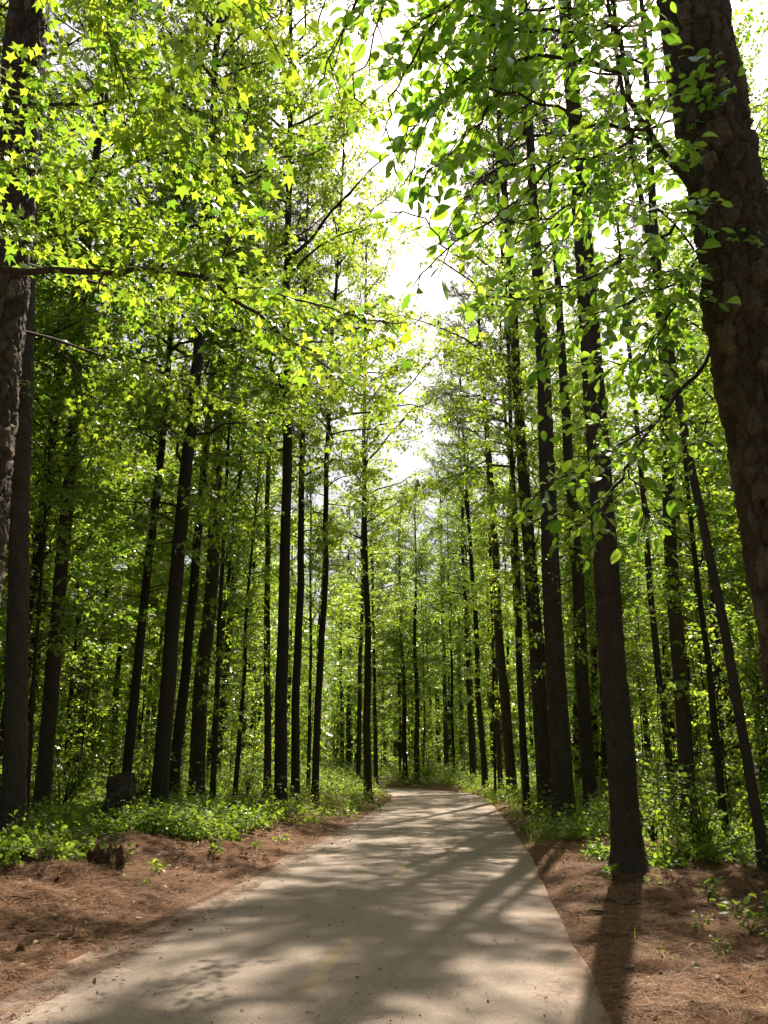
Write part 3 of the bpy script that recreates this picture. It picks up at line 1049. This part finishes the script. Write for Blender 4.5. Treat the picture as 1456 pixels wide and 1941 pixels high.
OV = [
    ([(1470, 640, 6.4), (1400, 480, 6.2), (1315, 360, 6.0), (1240, 265, 5.7), (1195, 190, 5.5), (1180, 100, 5.4), (1160, 0, 5.3), (1150, -90, 5.3)], 0.034, dict(start=0.45)),
    ([(1192, 140, 5.45), (1100, 115, 5.2), (1000, 110, 5.0), (900, 150, 4.8), (820, 200, 4.7), (770, 260, 4.6)], 0.014, {}),
    ([(1225, 245, 5.6), (1110, 235, 5.2), (1030, 195, 4.9), (930, 165, 4.7), (850, 120, 4.6), (790, 60, 4.6)], 0.012, {}),
    ([(1110, 235, 5.2), (1043, 325, 4.9), (950, 400, 4.7), (848, 472, 4.6), (795, 530, 4.6)], 0.008, dict(tw_gap=0.13, tw_len=0.3)),
    ([(1320, 380, 6.0), (1270, 430, 5.7), (1180, 490, 5.4), (1100, 530, 5.2), (1000, 565, 5.0), (920, 560, 4.9)], 0.014, {}),
    ([(1360, 650, 6.1), (1300, 735, 5.8), (1240, 800, 5.5), (1190, 890, 5.2), (1150, 960, 5.0), (1150, 1030, 4.9)], 0.017, dict(start=0.3, tw_len=0.36)),
    ([(1240, 800, 5.5), (1150, 860, 5.1), (1060, 910, 4.8), (1010, 950, 4.7)], 0.008, dict(tw_len=0.3)),
    ([(1350, 420, 6.2), (1290, 560, 5.9), (1240, 640, 5.7), (1200, 740, 5.5)], 0.010, {}),
    ([(1330, 520, 6.2), (1220, 560, 5.8), (1120, 600, 5.5), (1050, 650, 5.3)], 0.010, {}),
    ([(1160, 0, 5.3), (1060, -60, 4.9), (940, -40, 4.6), (840, 20, 4.4), (760, 60, 4.3)], 0.014, {}),
    ([(1170, 60, 5.4), (1080, 20, 5.0), (980, 30, 4.8), (900, 70, 4.6), (840, 100, 4.5)], 0.012, {}),
    ([(1060, -60, 4.9), (900, -140, 4.5), (760, -110, 4.2), (690, -20, 4.2), (650, 70, 4.2), (600, 160, 4.2)], 0.012, dict(start=0.4, tw_gap=0.075, tw_len=0.42)),
    ([(1215, 230, 5.6), (1150, 330, 5.4), (1060, 400, 5.2), (980, 420, 5.1), (900, 410, 5.0)], 0.010, {}),
    ([(1160, 40, 5.4), (1040, 60, 5.0), (920, 40, 4.7), (820, 0, 4.5), (740, -20, 4.4)], 0.011, {}),
    ([(1000, 110, 5.0), (920, 210, 4.8), (860, 290, 4.7), (800, 330, 4.6)], 0.008, {}),
    ([(1225, 245, 5.6), (1120, 300, 5.3), (1020, 300, 5.0), (930, 320, 4.9), (870, 380, 4.8)], 0.010, {}),
    ([(1400, 560, 7.0), (1320, 470, 6.8), (1250, 400, 6.6), (1170, 380, 6.4), (1090, 420, 6.2)], 0.012, {}),
    ([(1400, 700, 7.2), (1320, 620, 6.9), (1230, 580, 6.6), (1150, 480, 6.4)], 0.012, {}),
    ([(1420, 800, 7.2), (1330, 740, 6.9), (1230, 700, 6.6), (1130, 690, 6.4), (1060, 720, 6.3)], 0.012, {}),
    ([(1420, 900, 7.2), (1340, 840, 6.9), (1270, 850, 6.7), (1180, 800, 6.5), (1110, 810, 6.4)], 0.012, {}),
    ([(1430, 450, 7.4), (1340, 400, 7.2), (1280, 300, 7.0), (1200, 320, 6.8), (1120, 280, 6.6)], 0.012, {}),
    ([(1150, 960, 5.0), (1090, 990, 4.9), (1040, 960, 4.8)], 0.005, dict(tw_len=0.3)),
    ([(760, -110, 4.2), (735, -10, 4.2), (700, 90, 4.2), (665, 190, 4.25)], 0.007, dict(start=0.3, tw_gap=0.09, tw_len=0.36)),
    ([(840, 20, 4.4), (780, 110, 4.4), (740, 190, 4.45), (725, 260, 4.5)], 0.007, dict(tw_gap=0.10, tw_len=0.32)),
    ([(1190, 890, 5.2), (1230, 960, 5.1), (1210, 1010, 5.0)], 0.006, dict(tw_len=0.3)),
    ([(1150, 330, 5.4), (1060, 450, 8.2), (960, 540, 11.2), (890, 590, 14.0)], 0.016, dict(start=0.35, tw_gap=0.13, tw_len=0.9)),
    ([(850, 150, 4.7), (800, 260, 4.6), (765, 350, 4.5)], 0.006, dict(tw_gap=0.16, tw_len=0.3)),
    ([(848, 472, 4.6), (800, 420, 4.6), (740, 400, 4.6)], 0.005, dict(tw_gap=0.16, tw_len=0.25)),
    ([(1350, 300, 6.3), (1270, 200, 6.0), (1290, 100, 5.9)], 0.010, {}),
]
limb_tree('understorey_tree', "small tree with oval leaves and crooked branches arching from behind the huge right pine",
          (3.55, 7.1), 0.15, 6.0, OV, 'oval', 0.096, M_OVAL, 31, tw_gap=0.060, tw_len=0.66, lf_gap=0.040, tilt=0.65, hang=0.32, twig_r=0.0045, start=0.12)

ST_ = [
    ([(-250, 560, 7.4), (0, 515, 7.0), (190, 517, 6.8), (310, 512, 6.7), (385, 525, 6.6), (450, 570, 6.5), (520, 620, 6.5), (600, 668, 6.4)], 0.033, dict(start=0.5, tw_len=0.6)),
    ([(400, 530, 6.6), (520, 555, 6.5), (640, 590, 6.4), (740, 612, 6.4)], 0.014, dict(tw_len=0.5)),
    ([(520, 620, 6.5), (610, 690, 8.8), (680, 745, 11.2), (735, 780, 13.5)], 0.014, dict(start=0.3, tw_gap=0.13, tw_len=0.9)),
    ([(-250, 560, 7.4), (100, 640, 9.6), (300, 715, 12.0), (450, 765, 14.0), (560, 790, 15.6)], 0.022, dict(start=0.32, tw_gap=0.12, tw_len=1.1)),
    ([(-200, 420, 7.4), (120, 520, 10.0), (330, 570, 12.5), (470, 610, 14.5), (570, 660, 16.2), (650, 690, 17.2)], 0.024, dict(start=0.35, tw_gap=0.085, tw_len=1.3)),
    ([(330, 570, 12.5), (430, 540, 14.0), (540, 560, 15.5), (640, 590, 16.5)], 0.014, dict(start=0.2, tw_gap=0.09, tw_len=1.2)),
    ([(100, 640, 9.6), (180, 760, 11.5), (230, 850, 13.0), (290, 900, 14.0)], 0.012, dict(start=0.3, tw_gap=0.13, tw_len=0.9)),
    ([(640, 590, 6.4), (740, 612, 6.3), (815, 596, 6.3)], 0.006, dict(tw_gap=0.15, tw_len=0.3)),
    ([(250, 0, 6.0), (420, -120, 5.8), (600, -120, 5.7), (700, -40, 5.7), (740, 60, 5.7)], 0.012, dict(start=0.5, tw_gap=0.14, tw_len=0.4)),
    ([(387, 523, 6.6), (378, 480, 6.6), (400, 420, 6.7)], 0.010, dict(tw_len=0.4)),
    ([(395, 528, 6.6), (430, 460, 6.5), (470, 425, 6.4), (500, 380, 6.4)], 0.010, dict(tw_len=0.4)),
    ([(-250, 300, 7.6), (40, 322, 7.1), (150, 345, 6.9), (230, 365, 6.8), (280, 390, 6.7), (350, 450, 6.6), (400, 490, 6.5)], 0.020, dict(start=0.3)),
    ([(180, 350, 6.9), (250, 310, 6.7), (330, 290, 6.5), (400, 330, 6.4)], 0.010, {}),
    ([(-250, 120, 7.4), (0, 180, 6.9), (120, 200, 6.6), (250, 190, 6.4), (350, 240, 6.3), (420, 300, 6.2)], 0.018, dict(start=0.3)),
    ([(-200, -150, 7.0), (100, -60, 6.3), (250, 0, 6.0), (340, 80, 5.9), (410, 160, 5.8), (445, 190, 5.8)], 0.018, dict(start=0.3)),
    ([(100, -60, 6.3), (200, 60, 6.1), (240, 160, 6.1), (270, 240, 6.1)], 0.010, {}),
    ([(-200, 420, 7.4), (60, 450, 7.0), (180, 420, 6.8), (300, 440, 6.7), (420, 500, 6.6)], 0.012, dict(start=0.3)),
    ([(250, 0, 6.0), (380, -40, 5.8), (470, 0, 5.7), (540, 40, 5.7)], 0.010, {}),
    ([(200, 517, 6.8), (150, 580, 6.7), (100, 600, 6.7)], 0.008, dict(tw_len=0.35, bare=0.5)),
]
limb_tree('broadleaf_tree', "sweetgum reaching in from the left edge, long level limb and bright star-shaped leaves",
          (-5.6, 7.3), 0.22, 12.0, ST_, 'star', 0.118, M_LEAF, 37, tw_gap=0.06, tw_len=0.95, lf_gap=0.042, tilt=0.6, hang=0.2, twig_r=0.0045, start=0.15)


# ------------------------------------------------------------------ undergrowth, litter and the small things
def herbs(n, box, near, dmin, dmax, hmax, size, shape, nl, seed, clump=0.42):
    """low plants between dmin and dmax metres from the path edge: (mb gets their leaves)"""
    g = np.random.default_rng(seed)
    x = g.uniform(box[0], box[1], n * 6)
    y = g.uniform(box[2], box[3], n * 6)
    d = np.abs(path_dist(x, y)) - HALF
    m = (d > dmin + (fbm(x * 0.6, y * 0.6, seed, 3) - 0.42) * 3.2 + g.normal(size=len(x)) * 0.25) & (d < dmax) & (fbm(x * 0.5, y * 0.5, seed + 3, 3) > clump)
    x, y = x[m][:n], y[m][:n]
    zz = ground_z(x, y)
    P, A, N, S, T_ = [], [], [], [], []
    for i in range(len(x)):
        k = int(nl * g.uniform(0.5, 1.4))
        h = hmax * g.choice([0.3, 0.5, 0.8, 1.0, 1.6]) * (0.6 + 0.8 * vnoise(x[i] * 0.6, y[i] * 0.6, seed + 8))
        r = 0.10 + 0.45 * h
        th = g.uniform(0, 6.28, k)
        rr = r * np.sqrt(g.random(k))
        hz = h * (1 - 0.55 * (rr / r) ** 2) * g.uniform(0.25, 1.0, k) ** 0.6
        P.append(np.stack([x[i] + rr * np.cos(th), y[i] + rr * np.sin(th), zz[i] + hz], -1))
        A.append(np.stack([np.cos(th), np.sin(th), g.normal(-0.1, 0.4, k)], -1) + g.normal(size=(k, 3)) * 0.4)
        N.append(np.array([0, 0, 1.0]) + g.normal(size=(k, 3)) * 0.5)
        S.append(size * g.choice([0.6, 0.8, 1.0, 1.45]) * g.uniform(0.6, 1.25, k))
        T_.append(np.clip(g.normal(0.5, 0.2, k) + g.normal() * 0.28, 0, 1))
    return [np.concatenate(q) for q in (P, A, N, S, T_)]


mb = MB()
for args in ((1500, (-9, -2.5, 13, 24), 1, 1.3, 5.5, 0.30, 0.085, 'oval', 26, 61, 0.47),
             (500, (-9, -4, 10.5, 15), 1, 2.6, 5.5, 0.30, 0.08, 'oval', 22, 62, 0.46),
             (2600, (-14, 1, 22, 58), 0, 0.7, 11, 0.65, 0.11, 'small', 26, 63, 0.36),
             (700, (3.5, 8.5, 14.5, 24), 1, 0.9, 4.0, 0.45, 0.08, 'oval', 24, 64, 0.36),
             (2200, (4, 16, 22, 56), 0, 0.6, 10, 0.62, 0.11, 'small', 26, 65, 0.36),
             (420, (5.2, 9, 8, 15), 1, 2.6, 6.5, 0.45, 0.075, 'oval', 20, 66, 0.34),
             (2600, (-24, 24, 54, 82), 0, 0.5, 22, 0.9, 0.16, 'small', 26, 67, 0.25)):
    P, A, N, S, T_ = herbs(args[0], args[1], *args[2:])
    leaves(mb, P, A, N, S, args[7], 0, T_)
tag(link("undergrowth", mb.mesh("undergrowth", [M_HERB])), "low leafy undergrowth covering the forest floor on both sides of the path", "undergrowth", kind="stuff")

# grass along the sunny edge
mb = MB()
for n, box, dmx in ((5200, (3.2, 8.5, 36, 50), 2.2), (900, (2.5, 6, 18, 36), 0.7), (2600, (-6, 2, 30, 58), 1.0), (160, (1.5, 4, 6, 16), 1.2)):
    g = np.random.default_rng(n)
    x, y = g.uniform(box[0], box[1], n * 4), g.uniform(box[2], box[3], n * 4)
    d = np.abs(path_dist(x, y)) - HALF
    m = (d > 0.05) & (d < dmx) & (vnoise(x * 1.5, y * 1.5, 9) > 0.45)
    x, y = x[m][:n], y[m][:n]
    k = len(x)
    P = np.stack([x, y, ground_z(x, y) - 0.01], -1)
    A = g.normal(size=(k, 3)) * 0.35 + np.array([0, 0, 1.0])
    sv = np.array([(0, .022, 0), (0, -.022, 0), (.55, .018, .03), (.55, -.018, .03), (1, 0, .16)])
    SHAPE['blade'] = (sv, np.array([(0, 1, 3), (0, 3, 2), (2, 3, 4)]))
    leaves(mb, P, A, rnd_unit(g, k), g.uniform(0.10, 0.34, k) * (0.5 if box[3] == 16 else 1), 'blade', 0)
tag(link("grass", mb.mesh("grass", [M_HERB])), "thin sunny grass along the path edges", "grass", kind="stuff")

# pine straw
g = np.random.default_rng(77)
mb = MB()


def straw(n, ylo, yhi, dlo, dhi, side, wd, lift, seed, on=False):
    g = np.random.default_rng(seed)
    y = np.exp(g.uniform(math.log(ylo), math.log(yhi), n * 2))
    c = np.interp(y, PL[:, 1], PL[:, 0])
    e = dlo + (dhi - dlo) * g.random(n * 2) ** (1.3 if not on else 1.0)
    x = c + side * (HALF + e)
    m = vnoise(x * 2.2, y * 2.2, seed) + 0.4 * vnoise(x * 7, y * 7, seed + 1) > g.uniform(0.2, 0.75, n * 2)
    x, y = x[m][:n], y[m][:n]
    k = len(x)
    z = np.maximum(ground_z(x, y), np.where(np.abs(path_dist(x, y)) < HALF, 0.016, -1)) + lift * g.random(k) ** 2 + 0.004
    th = vnoise(x * 1.3, y * 1.3, seed + 4) * 9 + g.normal(size=k) * 1.1
    A = np.stack([np.cos(th), np.sin(th), g.normal(0, 0.12 if not on else 0.02, k)], -1)
    N = np.array([0, 0, 1.0]) + g.normal(size=(k, 3)) * 0.25
    q = wd
    SHAPE['straw'] = (np.array([(0, q, 0), (0, -q, 0), (.5, q + .05, .02), (.5, -q + .05, .02), (1, 0, 0)]), np.array([(0, 1, 3), (0, 3, 2), (2, 3, 4)]))
    leaves(mb, np.stack([x, y, z], -1), A, N, g.uniform(0.09, 0.20, k), 'straw', 0, np.clip(g.normal(0.5, 0.25, k), 0, 1))


straw(95000, 5.5, 15, -0.10, 3.4, -1, 0.011, 0.035, 81)
straw(9000, 5.5, 30, -0.45, 0.05, -1, 0.012, 0.012, 80)
straw(22000, 14, 40, -0.10, 2.4, -1, 0.020, 0.03, 82)
straw(62000, 4.8, 15, 0.0, 4.2, 1, 0.011, 0.03, 83)
straw(16000, 14, 36, 0.0, 2.6, 1, 0.020, 0.03, 84)
tag(link("pine_straw", mb.mesh("pine_straw", [M_STRAW], False)), "reddish brown pine straw lying along both path edges", "pine straw", kind="stuff")

mb = MB()
straw(1500, 5.2, 30, -0.75, 0.05, -1, 0.010, 0.003, 85, True)
straw(700, 5.2, 30, -0.45, 0.05, 1, 0.010, 0.003, 86, True)
straw(1100, 5.2, 26, -4.2, 0.0, -1, 0.012, 0.003, 87, True)


def scatter_leaves(mb, n, ylo, yhi, emin, emax, side, size, seed, lift=0.02, mat=0):
    g = np.random.default_rng(seed)
    y = np.exp(g.uniform(math.log(ylo), math.log(yhi), n))
    x = np.interp(y, PL[:, 1], PL[:, 0]) + side * (HALF + g.uniform(emin, emax, n))
    z = np.maximum(ground_z(x, y), np.where(np.abs(path_dist(x, y)) < HALF, 0.03, -1)) + 0.006 + lift * g.random(n)
    A = g.normal(size=(n, 3)) * np.array([1, 1, 0.2])
    N = np.array([0, 0, 1.0]) + g.normal(size=(n, 3)) * 0.35
    leaves(mb, np.stack([x, y, z], -1), A, N, size * g.uniform(0.5, 1.3, n), 'oval', mat, g.random(n))


scatter_leaves(mb, 700, 5.2, 30, -4.2, 0, -1, 0.028, 91, 0.0, 1)
scatter_leaves(mb, 200, 5.2, 24, -0.8, 0, -1, 0.05, 92, 0.0, 1)
tag(link("path_litter", mb.mesh("path_litter", [M_STRAW, M_DEADLEAF])), "loose needles and leaf crumbs scattered on the path", "litter", kind="stuff")
mb = MB()
scatter_leaves(mb, 1500, 6, 30, 0.1, 5.0, -1, 0.085, 93)
scatter_leaves(mb, 900, 5, 30, 0.2, 5.0, 1, 0.075, 94)
tag(link("dead_leaves", mb.mesh("dead_leaves", [M_DEADLEAF])), "dry brown leaves strewn over the pine straw", "dead leaves", kind="stuff")


# shrubs and seedlings
def shrub_meshes(seed, h, r, ns, size, shape='oval', gap=0.10):
    g = np.random.default_rng(seed)
    st, fo = MB(), MB()
    for i in range(ns):
        a = g.uniform(0, 6.28)
        L = h * g.uniform(0.6, 1.15)
        out = r * g.uniform(0.3, 1.1)
        u = np.linspace(0, 1, 6)
        pts = np.stack([math.cos(a) * out * u ** 1.3, math.sin(a) * out * u ** 1.3, L * (u - 0.25 * u ** 3)], -1) + np.cumsum(g.normal(size=(6, 3)), 0) * 0.03 * h * u[:, None]
        tube(st, pts, np.linspace(0.004 + 0.005 * h, 0.002, 6), 5, 0)
        dress(fo, g, pts, 0.004, shape, size, gap, 0.30 * min(1.2, 0.4 + h * 0.6), 0.05, start=0.2, tilt=0.55, draw=False, twig_r=0.002)
    return st.mesh("stem", [M_BARK_TWIG]), fo.mesh("foliage", [M_BARK_TWIG, M_HERB])


SHRUB = [shrub_meshes(600 + i, 1.25, 0.75, 16, 0.085) for i in range(3)]
SEED = [shrub_meshes(620 + i, 0.32, 0.20, 4, 0.105, gap=0.07) for i in range(3)]


def plant(name, label, cat, x, y, meshes, sc, group=None):
    t = thing(name, label, cat, (x, y, gz(x, y) - 0.02), group)
    t.rotation_euler.z = rt.uniform(0, 6.28)
    t.scale = (sc, sc, sc * rt.uniform(0.85, 1.15))
    link("stem", meshes[0], t)
    link("foliage", meshes[1], t)


i = 0
for x, y, sc, lab, grp in (
        (5.5, 15.6, 1.45, "bright sunlit bush just right of the big dark first pine", None),
        (6.6, 15.2, 1.35, "sunlit bush between the brown trunk and the tilting thin trunk on the right", None),
        (5.0, 16.9, 1.2, "sunny bush hugging the far side of the big dark first pine", None),
        (7.7, 16.2, 1.4, "bush in the deep shade at the right picture edge behind the tilting trunk", None),
        (-7.3, 20.4, 1.6, "pale yellow green bush lit by the sun at the far left trunks", None),
        (-8.5, 19.5, 1.6, "bush at the left picture edge behind the two pines", None),
        (-6.3, 22.8, 1.5, "sunlit bush behind the cut stump on the left", None),
        (-2.6, 37.0, 1.1, "bright bush on the left bank behind the grey slim trunk", None),
        (-1.6, 41.0, 1.0, "bush at the left path edge just beyond the lone trunk", None),
        (4.9, 20.5, 0.7, "low sunny bush at the foot of the dark stout second pine", None),
        (7.6, 27.0, 1.2, "bush behind the set back right pine", None)):
    plant("bush", lab, "bush", x, y, SHRUB[i % 3], sc, grp)
    i += 1
for n, box, lab, grp in ((16, (-12, -3.6, 24, 50), "one of the look-alike green bushes among the trunks of the left wood", "bushes in the left wood"),
                         (14, (6, 14, 24, 50), "one of the look-alike green bushes among the trunks of the right wood", "bushes in the right wood"),
                         (20, (-8, 10, 57, 72), "one of the look-alike bushes in the green belt beyond the bend", "bushes beyond the bend")):
    c = 0
    while c < n:
        x, y = rt.uniform(box[0], box[1]), rt.uniform(box[2], box[3])
        if abs(float(path_dist(np.array([x]), np.array([y]))[0])) > HALF + 1.0 and free(x, y, 0.7):
            plant("bush", lab, "bush", x, y, SHRUB[rt.randrange(3)], rt.uniform(0.7, 1.5), grp)
            taken.append((x, y))
            c += 1
for x, y, sc in ((3.75, 10.0, 1.0), (3.9, 9.2, 1.1), (3.65, 8.6, 0.8), (4.25, 9.2, 1.2), (4.05, 9.3, 0.9), (4.15, 9.6, 1.2), (4.35, 8.9, 1.3), (4.0, 8.7, 0.9), (3.55, 9.1, 0.7), (4.5, 9.9, 1.0), (3.2, 9.4, 0.55), (4.0, 8.0, 0.9), (3.8, 10.9, 0.8), (3.0, 8.3, 0.4), (4.6, 8.3, 1.2), (3.5, 12.0, .6), (3.2, 12.8, .8)):
    plant("seedling", "one of the small fresh green seedlings in the pine straw right of the path", "seedling", x, y, SEED[rt.randrange(3)], sc * 1.2, "seedlings in the right pine straw")
for x, y, sc in ((-3.6, 12.6, 0.9), (-3.2, 13.2, 1.0), (-3.9, 13.6, 1.2), (-4.6, 11.9, 0.9), (-2.8, 15.0, 0.9), (-2.4, 17.0, 0.8), (-4.4, 13.2, 1.1), (-5.2, 12.4, 1.0), (-3.0, 11.6, .5), (-2.1, 18.5, .8)):
    plant("seedling", "one of the small seedlings sprouting from the straw on the left bank", "seedling", x, y, SEED[rt.randrange(3)], sc, "seedlings on the left bank")


# stumps and the log
def stump(name, label, x, y, d, h, jag, kind, seed, top=True):
    g = np.random.default_rng(seed)
    t = thing(name, label, 'stump', (x, y, gz(x, y) - 0.05))
    k, n = 40, 22
    th = np.arange(k) * 2 * math.pi / k
    hh = h + jag * (fbm(np.cos(th) * 1.6 + 5, np.sin(th) * 1.6 + 5, seed, 3) - 0.5) * 2.4 + jag * 0.35 * g.random(k)
    mb = MB()
    u = np.linspace(0, 1, n)
    Z = u[:, None] * hh[None]
    r = d / 2 * (1 + 0.45 * np.exp(-Z / (0.16 * max(h, .3) / .5)) - 0.08 * Z / h)
    r = r * (1 + 0.09 * np.sin(th * 4 + seed)[None] * np.exp(-Z / 0.3)) + (fbm(th[None] * 4 + Z * 0.4, Z * 5, seed + 2, 4) - 0.5) * (0.10 + 0.55 * jag) * d / .5
    r[:, -1] = r[:, -1]
    V = np.stack([r * np.cos(th), r * np.sin(th), Z - 0.05], -1).reshape(-1, 3)
    i = np.arange(n - 1)[:, None]
    j = np.arange(k)[None]
    F = np.stack([i * k + j, i * k + (j + 1) % k, (i + 1) * k + (j + 1) % k, (i + 1) * k + j], -1).reshape(-1, 4)
    mb.add(V, F, 0, g.random(len(V)))
    link("bark", mb.mesh("bark", [M_BARK_PINE if kind else M_ROT]), t)
    mb = MB()
    rim = V[-k:]
    rings = [rim]
    for q in (0.8, 0.55, 0.3, 0.08):
        c = rim * np.array([q, q, 1.0])
        c[:, 2] = rim[:, 2] * q + (1 - q) * (h * (0.97 if not jag else 0.55)) - 0.02 + (g.random(k) - 0.5) * (0.01 + jag * 0.25)
        rings.append(c)
    V2 = np.concatenate(rings)
    n2 = len(rings)
    i = np.arange(n2 - 1)[:, None]
    F = np.stack([i * k + j, i * k + (j + 1) % k, (i + 1) * k + (j + 1) % k, (i + 1) * k + j], -1).reshape(-1, 4)
    mb.add(V2, F, 0, g.random(len(V2)))
    link("top", mb.mesh("top", [M_ROT]), t)
    return t


stump("tree_stump", "dark upright cut stump standing in the undergrowth on the left bank", -4.98, 17.0, 0.52, 0.90, 0.12, True, 41)
stump("rotten_stump", "rotten reddish broken stump crumbling in the pine straw of the left bank", -3.52, 11.6, 0.40, 0.34, 0.15, False, 43)
tl = thing("rotten_log", "short dark rotten log end half sunk in the left bank pine straw", "log", (-4.45, 11.9, gz(-4.45, 11.9) + 0.02))
tl.rotation_euler = (R(86), 0, R(-8))
lm = trunk_mesh(0.35, 0.30, 47, 'pine', 28, 0.08, 0.02, flare=0, top=0.8)
lm.materials.clear()
lm.materials.append(M_ROT)
link("bark", lm, tl)
mb = MB()
th = np.arange(28) * 2 * math.pi / 28
for q0, q1 in ((0.0, 0.6), (0.6, 1.0)):
    a = np.stack([np.cos(th) * 0.149 * q0, np.sin(th) * 0.149 * q0, 0 * th - 0.27 + 0.10 * (1 - q0)], -1)
    b = np.stack([np.cos(th) * 0.149 * q1, np.sin(th) * 0.149 * q1, 0 * th - 0.27 + 0.10 * (1 - q1) - 0.03 * (q1 == 1)], -1)
    j = np.arange(28)
    mb.add(np.concatenate([a, b]), np.stack([j, 28 + j, 28 + (j + 1) % 28, (j + 1) % 28], -1))
link("cut_end", mb.mesh("cut_end", [M_ROT]), tl)


# fallen sticks
for i in range(16):
    g = np.random.default_rng(800 + i)
    sx = -1 if i % 2 else 1
    y = g.uniform(7, 17)
    x = float(np.interp(y, PL[:, 1], PL[:, 0])) + sx * (HALF + g.uniform(0.2, 2.4))
    L = g.uniform(0.35, 0.9)
    u = np.linspace(-0.5, 0.5, 7)
    a = g.uniform(0, 3.14)
    px, py = x + u * L * math.cos(a), y + u * L * math.sin(a)
    P = np.stack([px - x, py - y, ground_z(px, py) - gz(x, y) + 0.015], -1) + g.normal(size=(7, 3)) * 0.012
    mb = MB()
    tube(mb, P, np.linspace(0.011, 0.004, 7), 6)
    tube(mb, [P[4], P[4] + np.array([math.cos(a + .7), math.sin(a + .7), 0.25]) * L * 0.25], [0.005, 0.002], 5)
    o = link("fallen_stick", mb.mesh("fallen_stick", [M_BARK_TWIG]))
    o.location = (x, y, gz(x, y))
    if sx < 0:
        tag(o, "one of the small dry sticks lying in the straw left of the path", "stick", "sticks on the left bank")
    else:
        tag(o, "one of the small dry sticks lying in the straw right of the path", "stick", "sticks on the right verge")


# hanging vines on the right
def vine(label, pts, group, lf, seed, size=0.075, name="hanging_vine"):
    g = np.random.default_rng(seed)
    x, y = pts[-1][0], pts[-1][1]
    t = thing(name, label, "vine", (x, y, gz(x, y)), group)
    P = np.array(pts, float)
    q = np.linspace(0, len(P) - 1, len(P) * 6)
    P = np.stack([np.interp(q, np.arange(len(P)), P[:, i]) for i in range(3)], -1)
    P[1:-1] += np.cumsum(g.normal(size=(len(P) - 2, 3)), 0) * 0.02 * np.array([1, 1, 0.2])
    P -= np.array(t.location)
    a, b = MB(), MB()
    tube(a, P, 0.006 + 0.006 * g.random(), 5)
    link("stem", a.mesh("stem", [M_BARK_TWIG]), t)
    dress(b, g, P, 0.004, 'heart', size, lf, 0.22, 0.06, start=0.0, tilt=0.7, draw=False, twig_r=0.002, hang=0.4)
    link("foliage", b.mesh("foliage", [M_BARK_TWIG, M_HERB]), t)


for i in range(16):
    x = rt.uniform(5.2, 9.2)
    y = rt.uniform(12.5, 20)
    dx, dy = rt.gauss(0, 0.5), rt.gauss(0, 0.5)
    top = rt.uniform(4.5, 9)
    z0 = gz(x, y)
    vine("one of the thin leafy vines hanging among the trunks at the right edge", [(x + dx, y + dy, top), (x + dx * .6 + rt.gauss(0, .15), y + dy * .6, top * .65), (x + rt.gauss(0, .25), y, top * .3), (x, y, z0)],
         "vines hanging in the right wood", rt.uniform(0.12, 0.3), 700 + i)
vine("bright sunlit creeper dangling beside the right side of the big dark first pine", [(4.35, 13.6, 3.2), (4.30, 13.5, 2.2), (4.15, 13.4, 1.4), (4.1, 13.4, 0.1)], None, 0.09, 750, 0.085, "creeper")


# the far wood that closes every view
g = np.random.default_rng(88)
mb = MB()
P, S = [], []
boxes = [(-110, 110, 88, 150, 640), (-75, -32, 4, 88, 150), (33, 75, 4, 88, 150), (-45, 45, -45, -9, 110)]
for x0, x1, y0, y1, n in boxes:
    for i in range(n):
        x, y = g.uniform(x0, x1), g.uniform(y0, y1)
        if abs(float(path_dist(np.array([x]), np.array([y]))[0])) < 5:
            continue
        H = g.uniform(16, 25)
        z = gz(x, y)
        m = int(g.uniform(320, 520))
        zz = g.uniform(0.02, 1, m) ** 0.8
        r = g.uniform(2.2, 3.4) * (1 - 0.75 * zz ** 3) * np.sqrt(g.random(m))
        th = g.uniform(0, 6.28, m)
        P.append(np.stack([x + r * np.cos(th), y + r * np.sin(th), z + H * zz], -1))
        S.append(g.uniform(0.35, 0.75, m))
        tube(mb, [(x, y, z - 0.3), (x, y, z + H * 0.9)], [0.2, 0.05], 5, 1)
P, S = np.concatenate(P), np.concatenate(S)
leaves(mb, P, rnd_unit(g, len(P)), rnd_unit(g, len(P)), S, 'star', 0)
tag(link("distant_woods", mb.mesh("distant_woods", [M_LEAF, M_BARK_TWIG])), "far-off mass of forest closing the view behind every tree", "woods", kind="stuff")
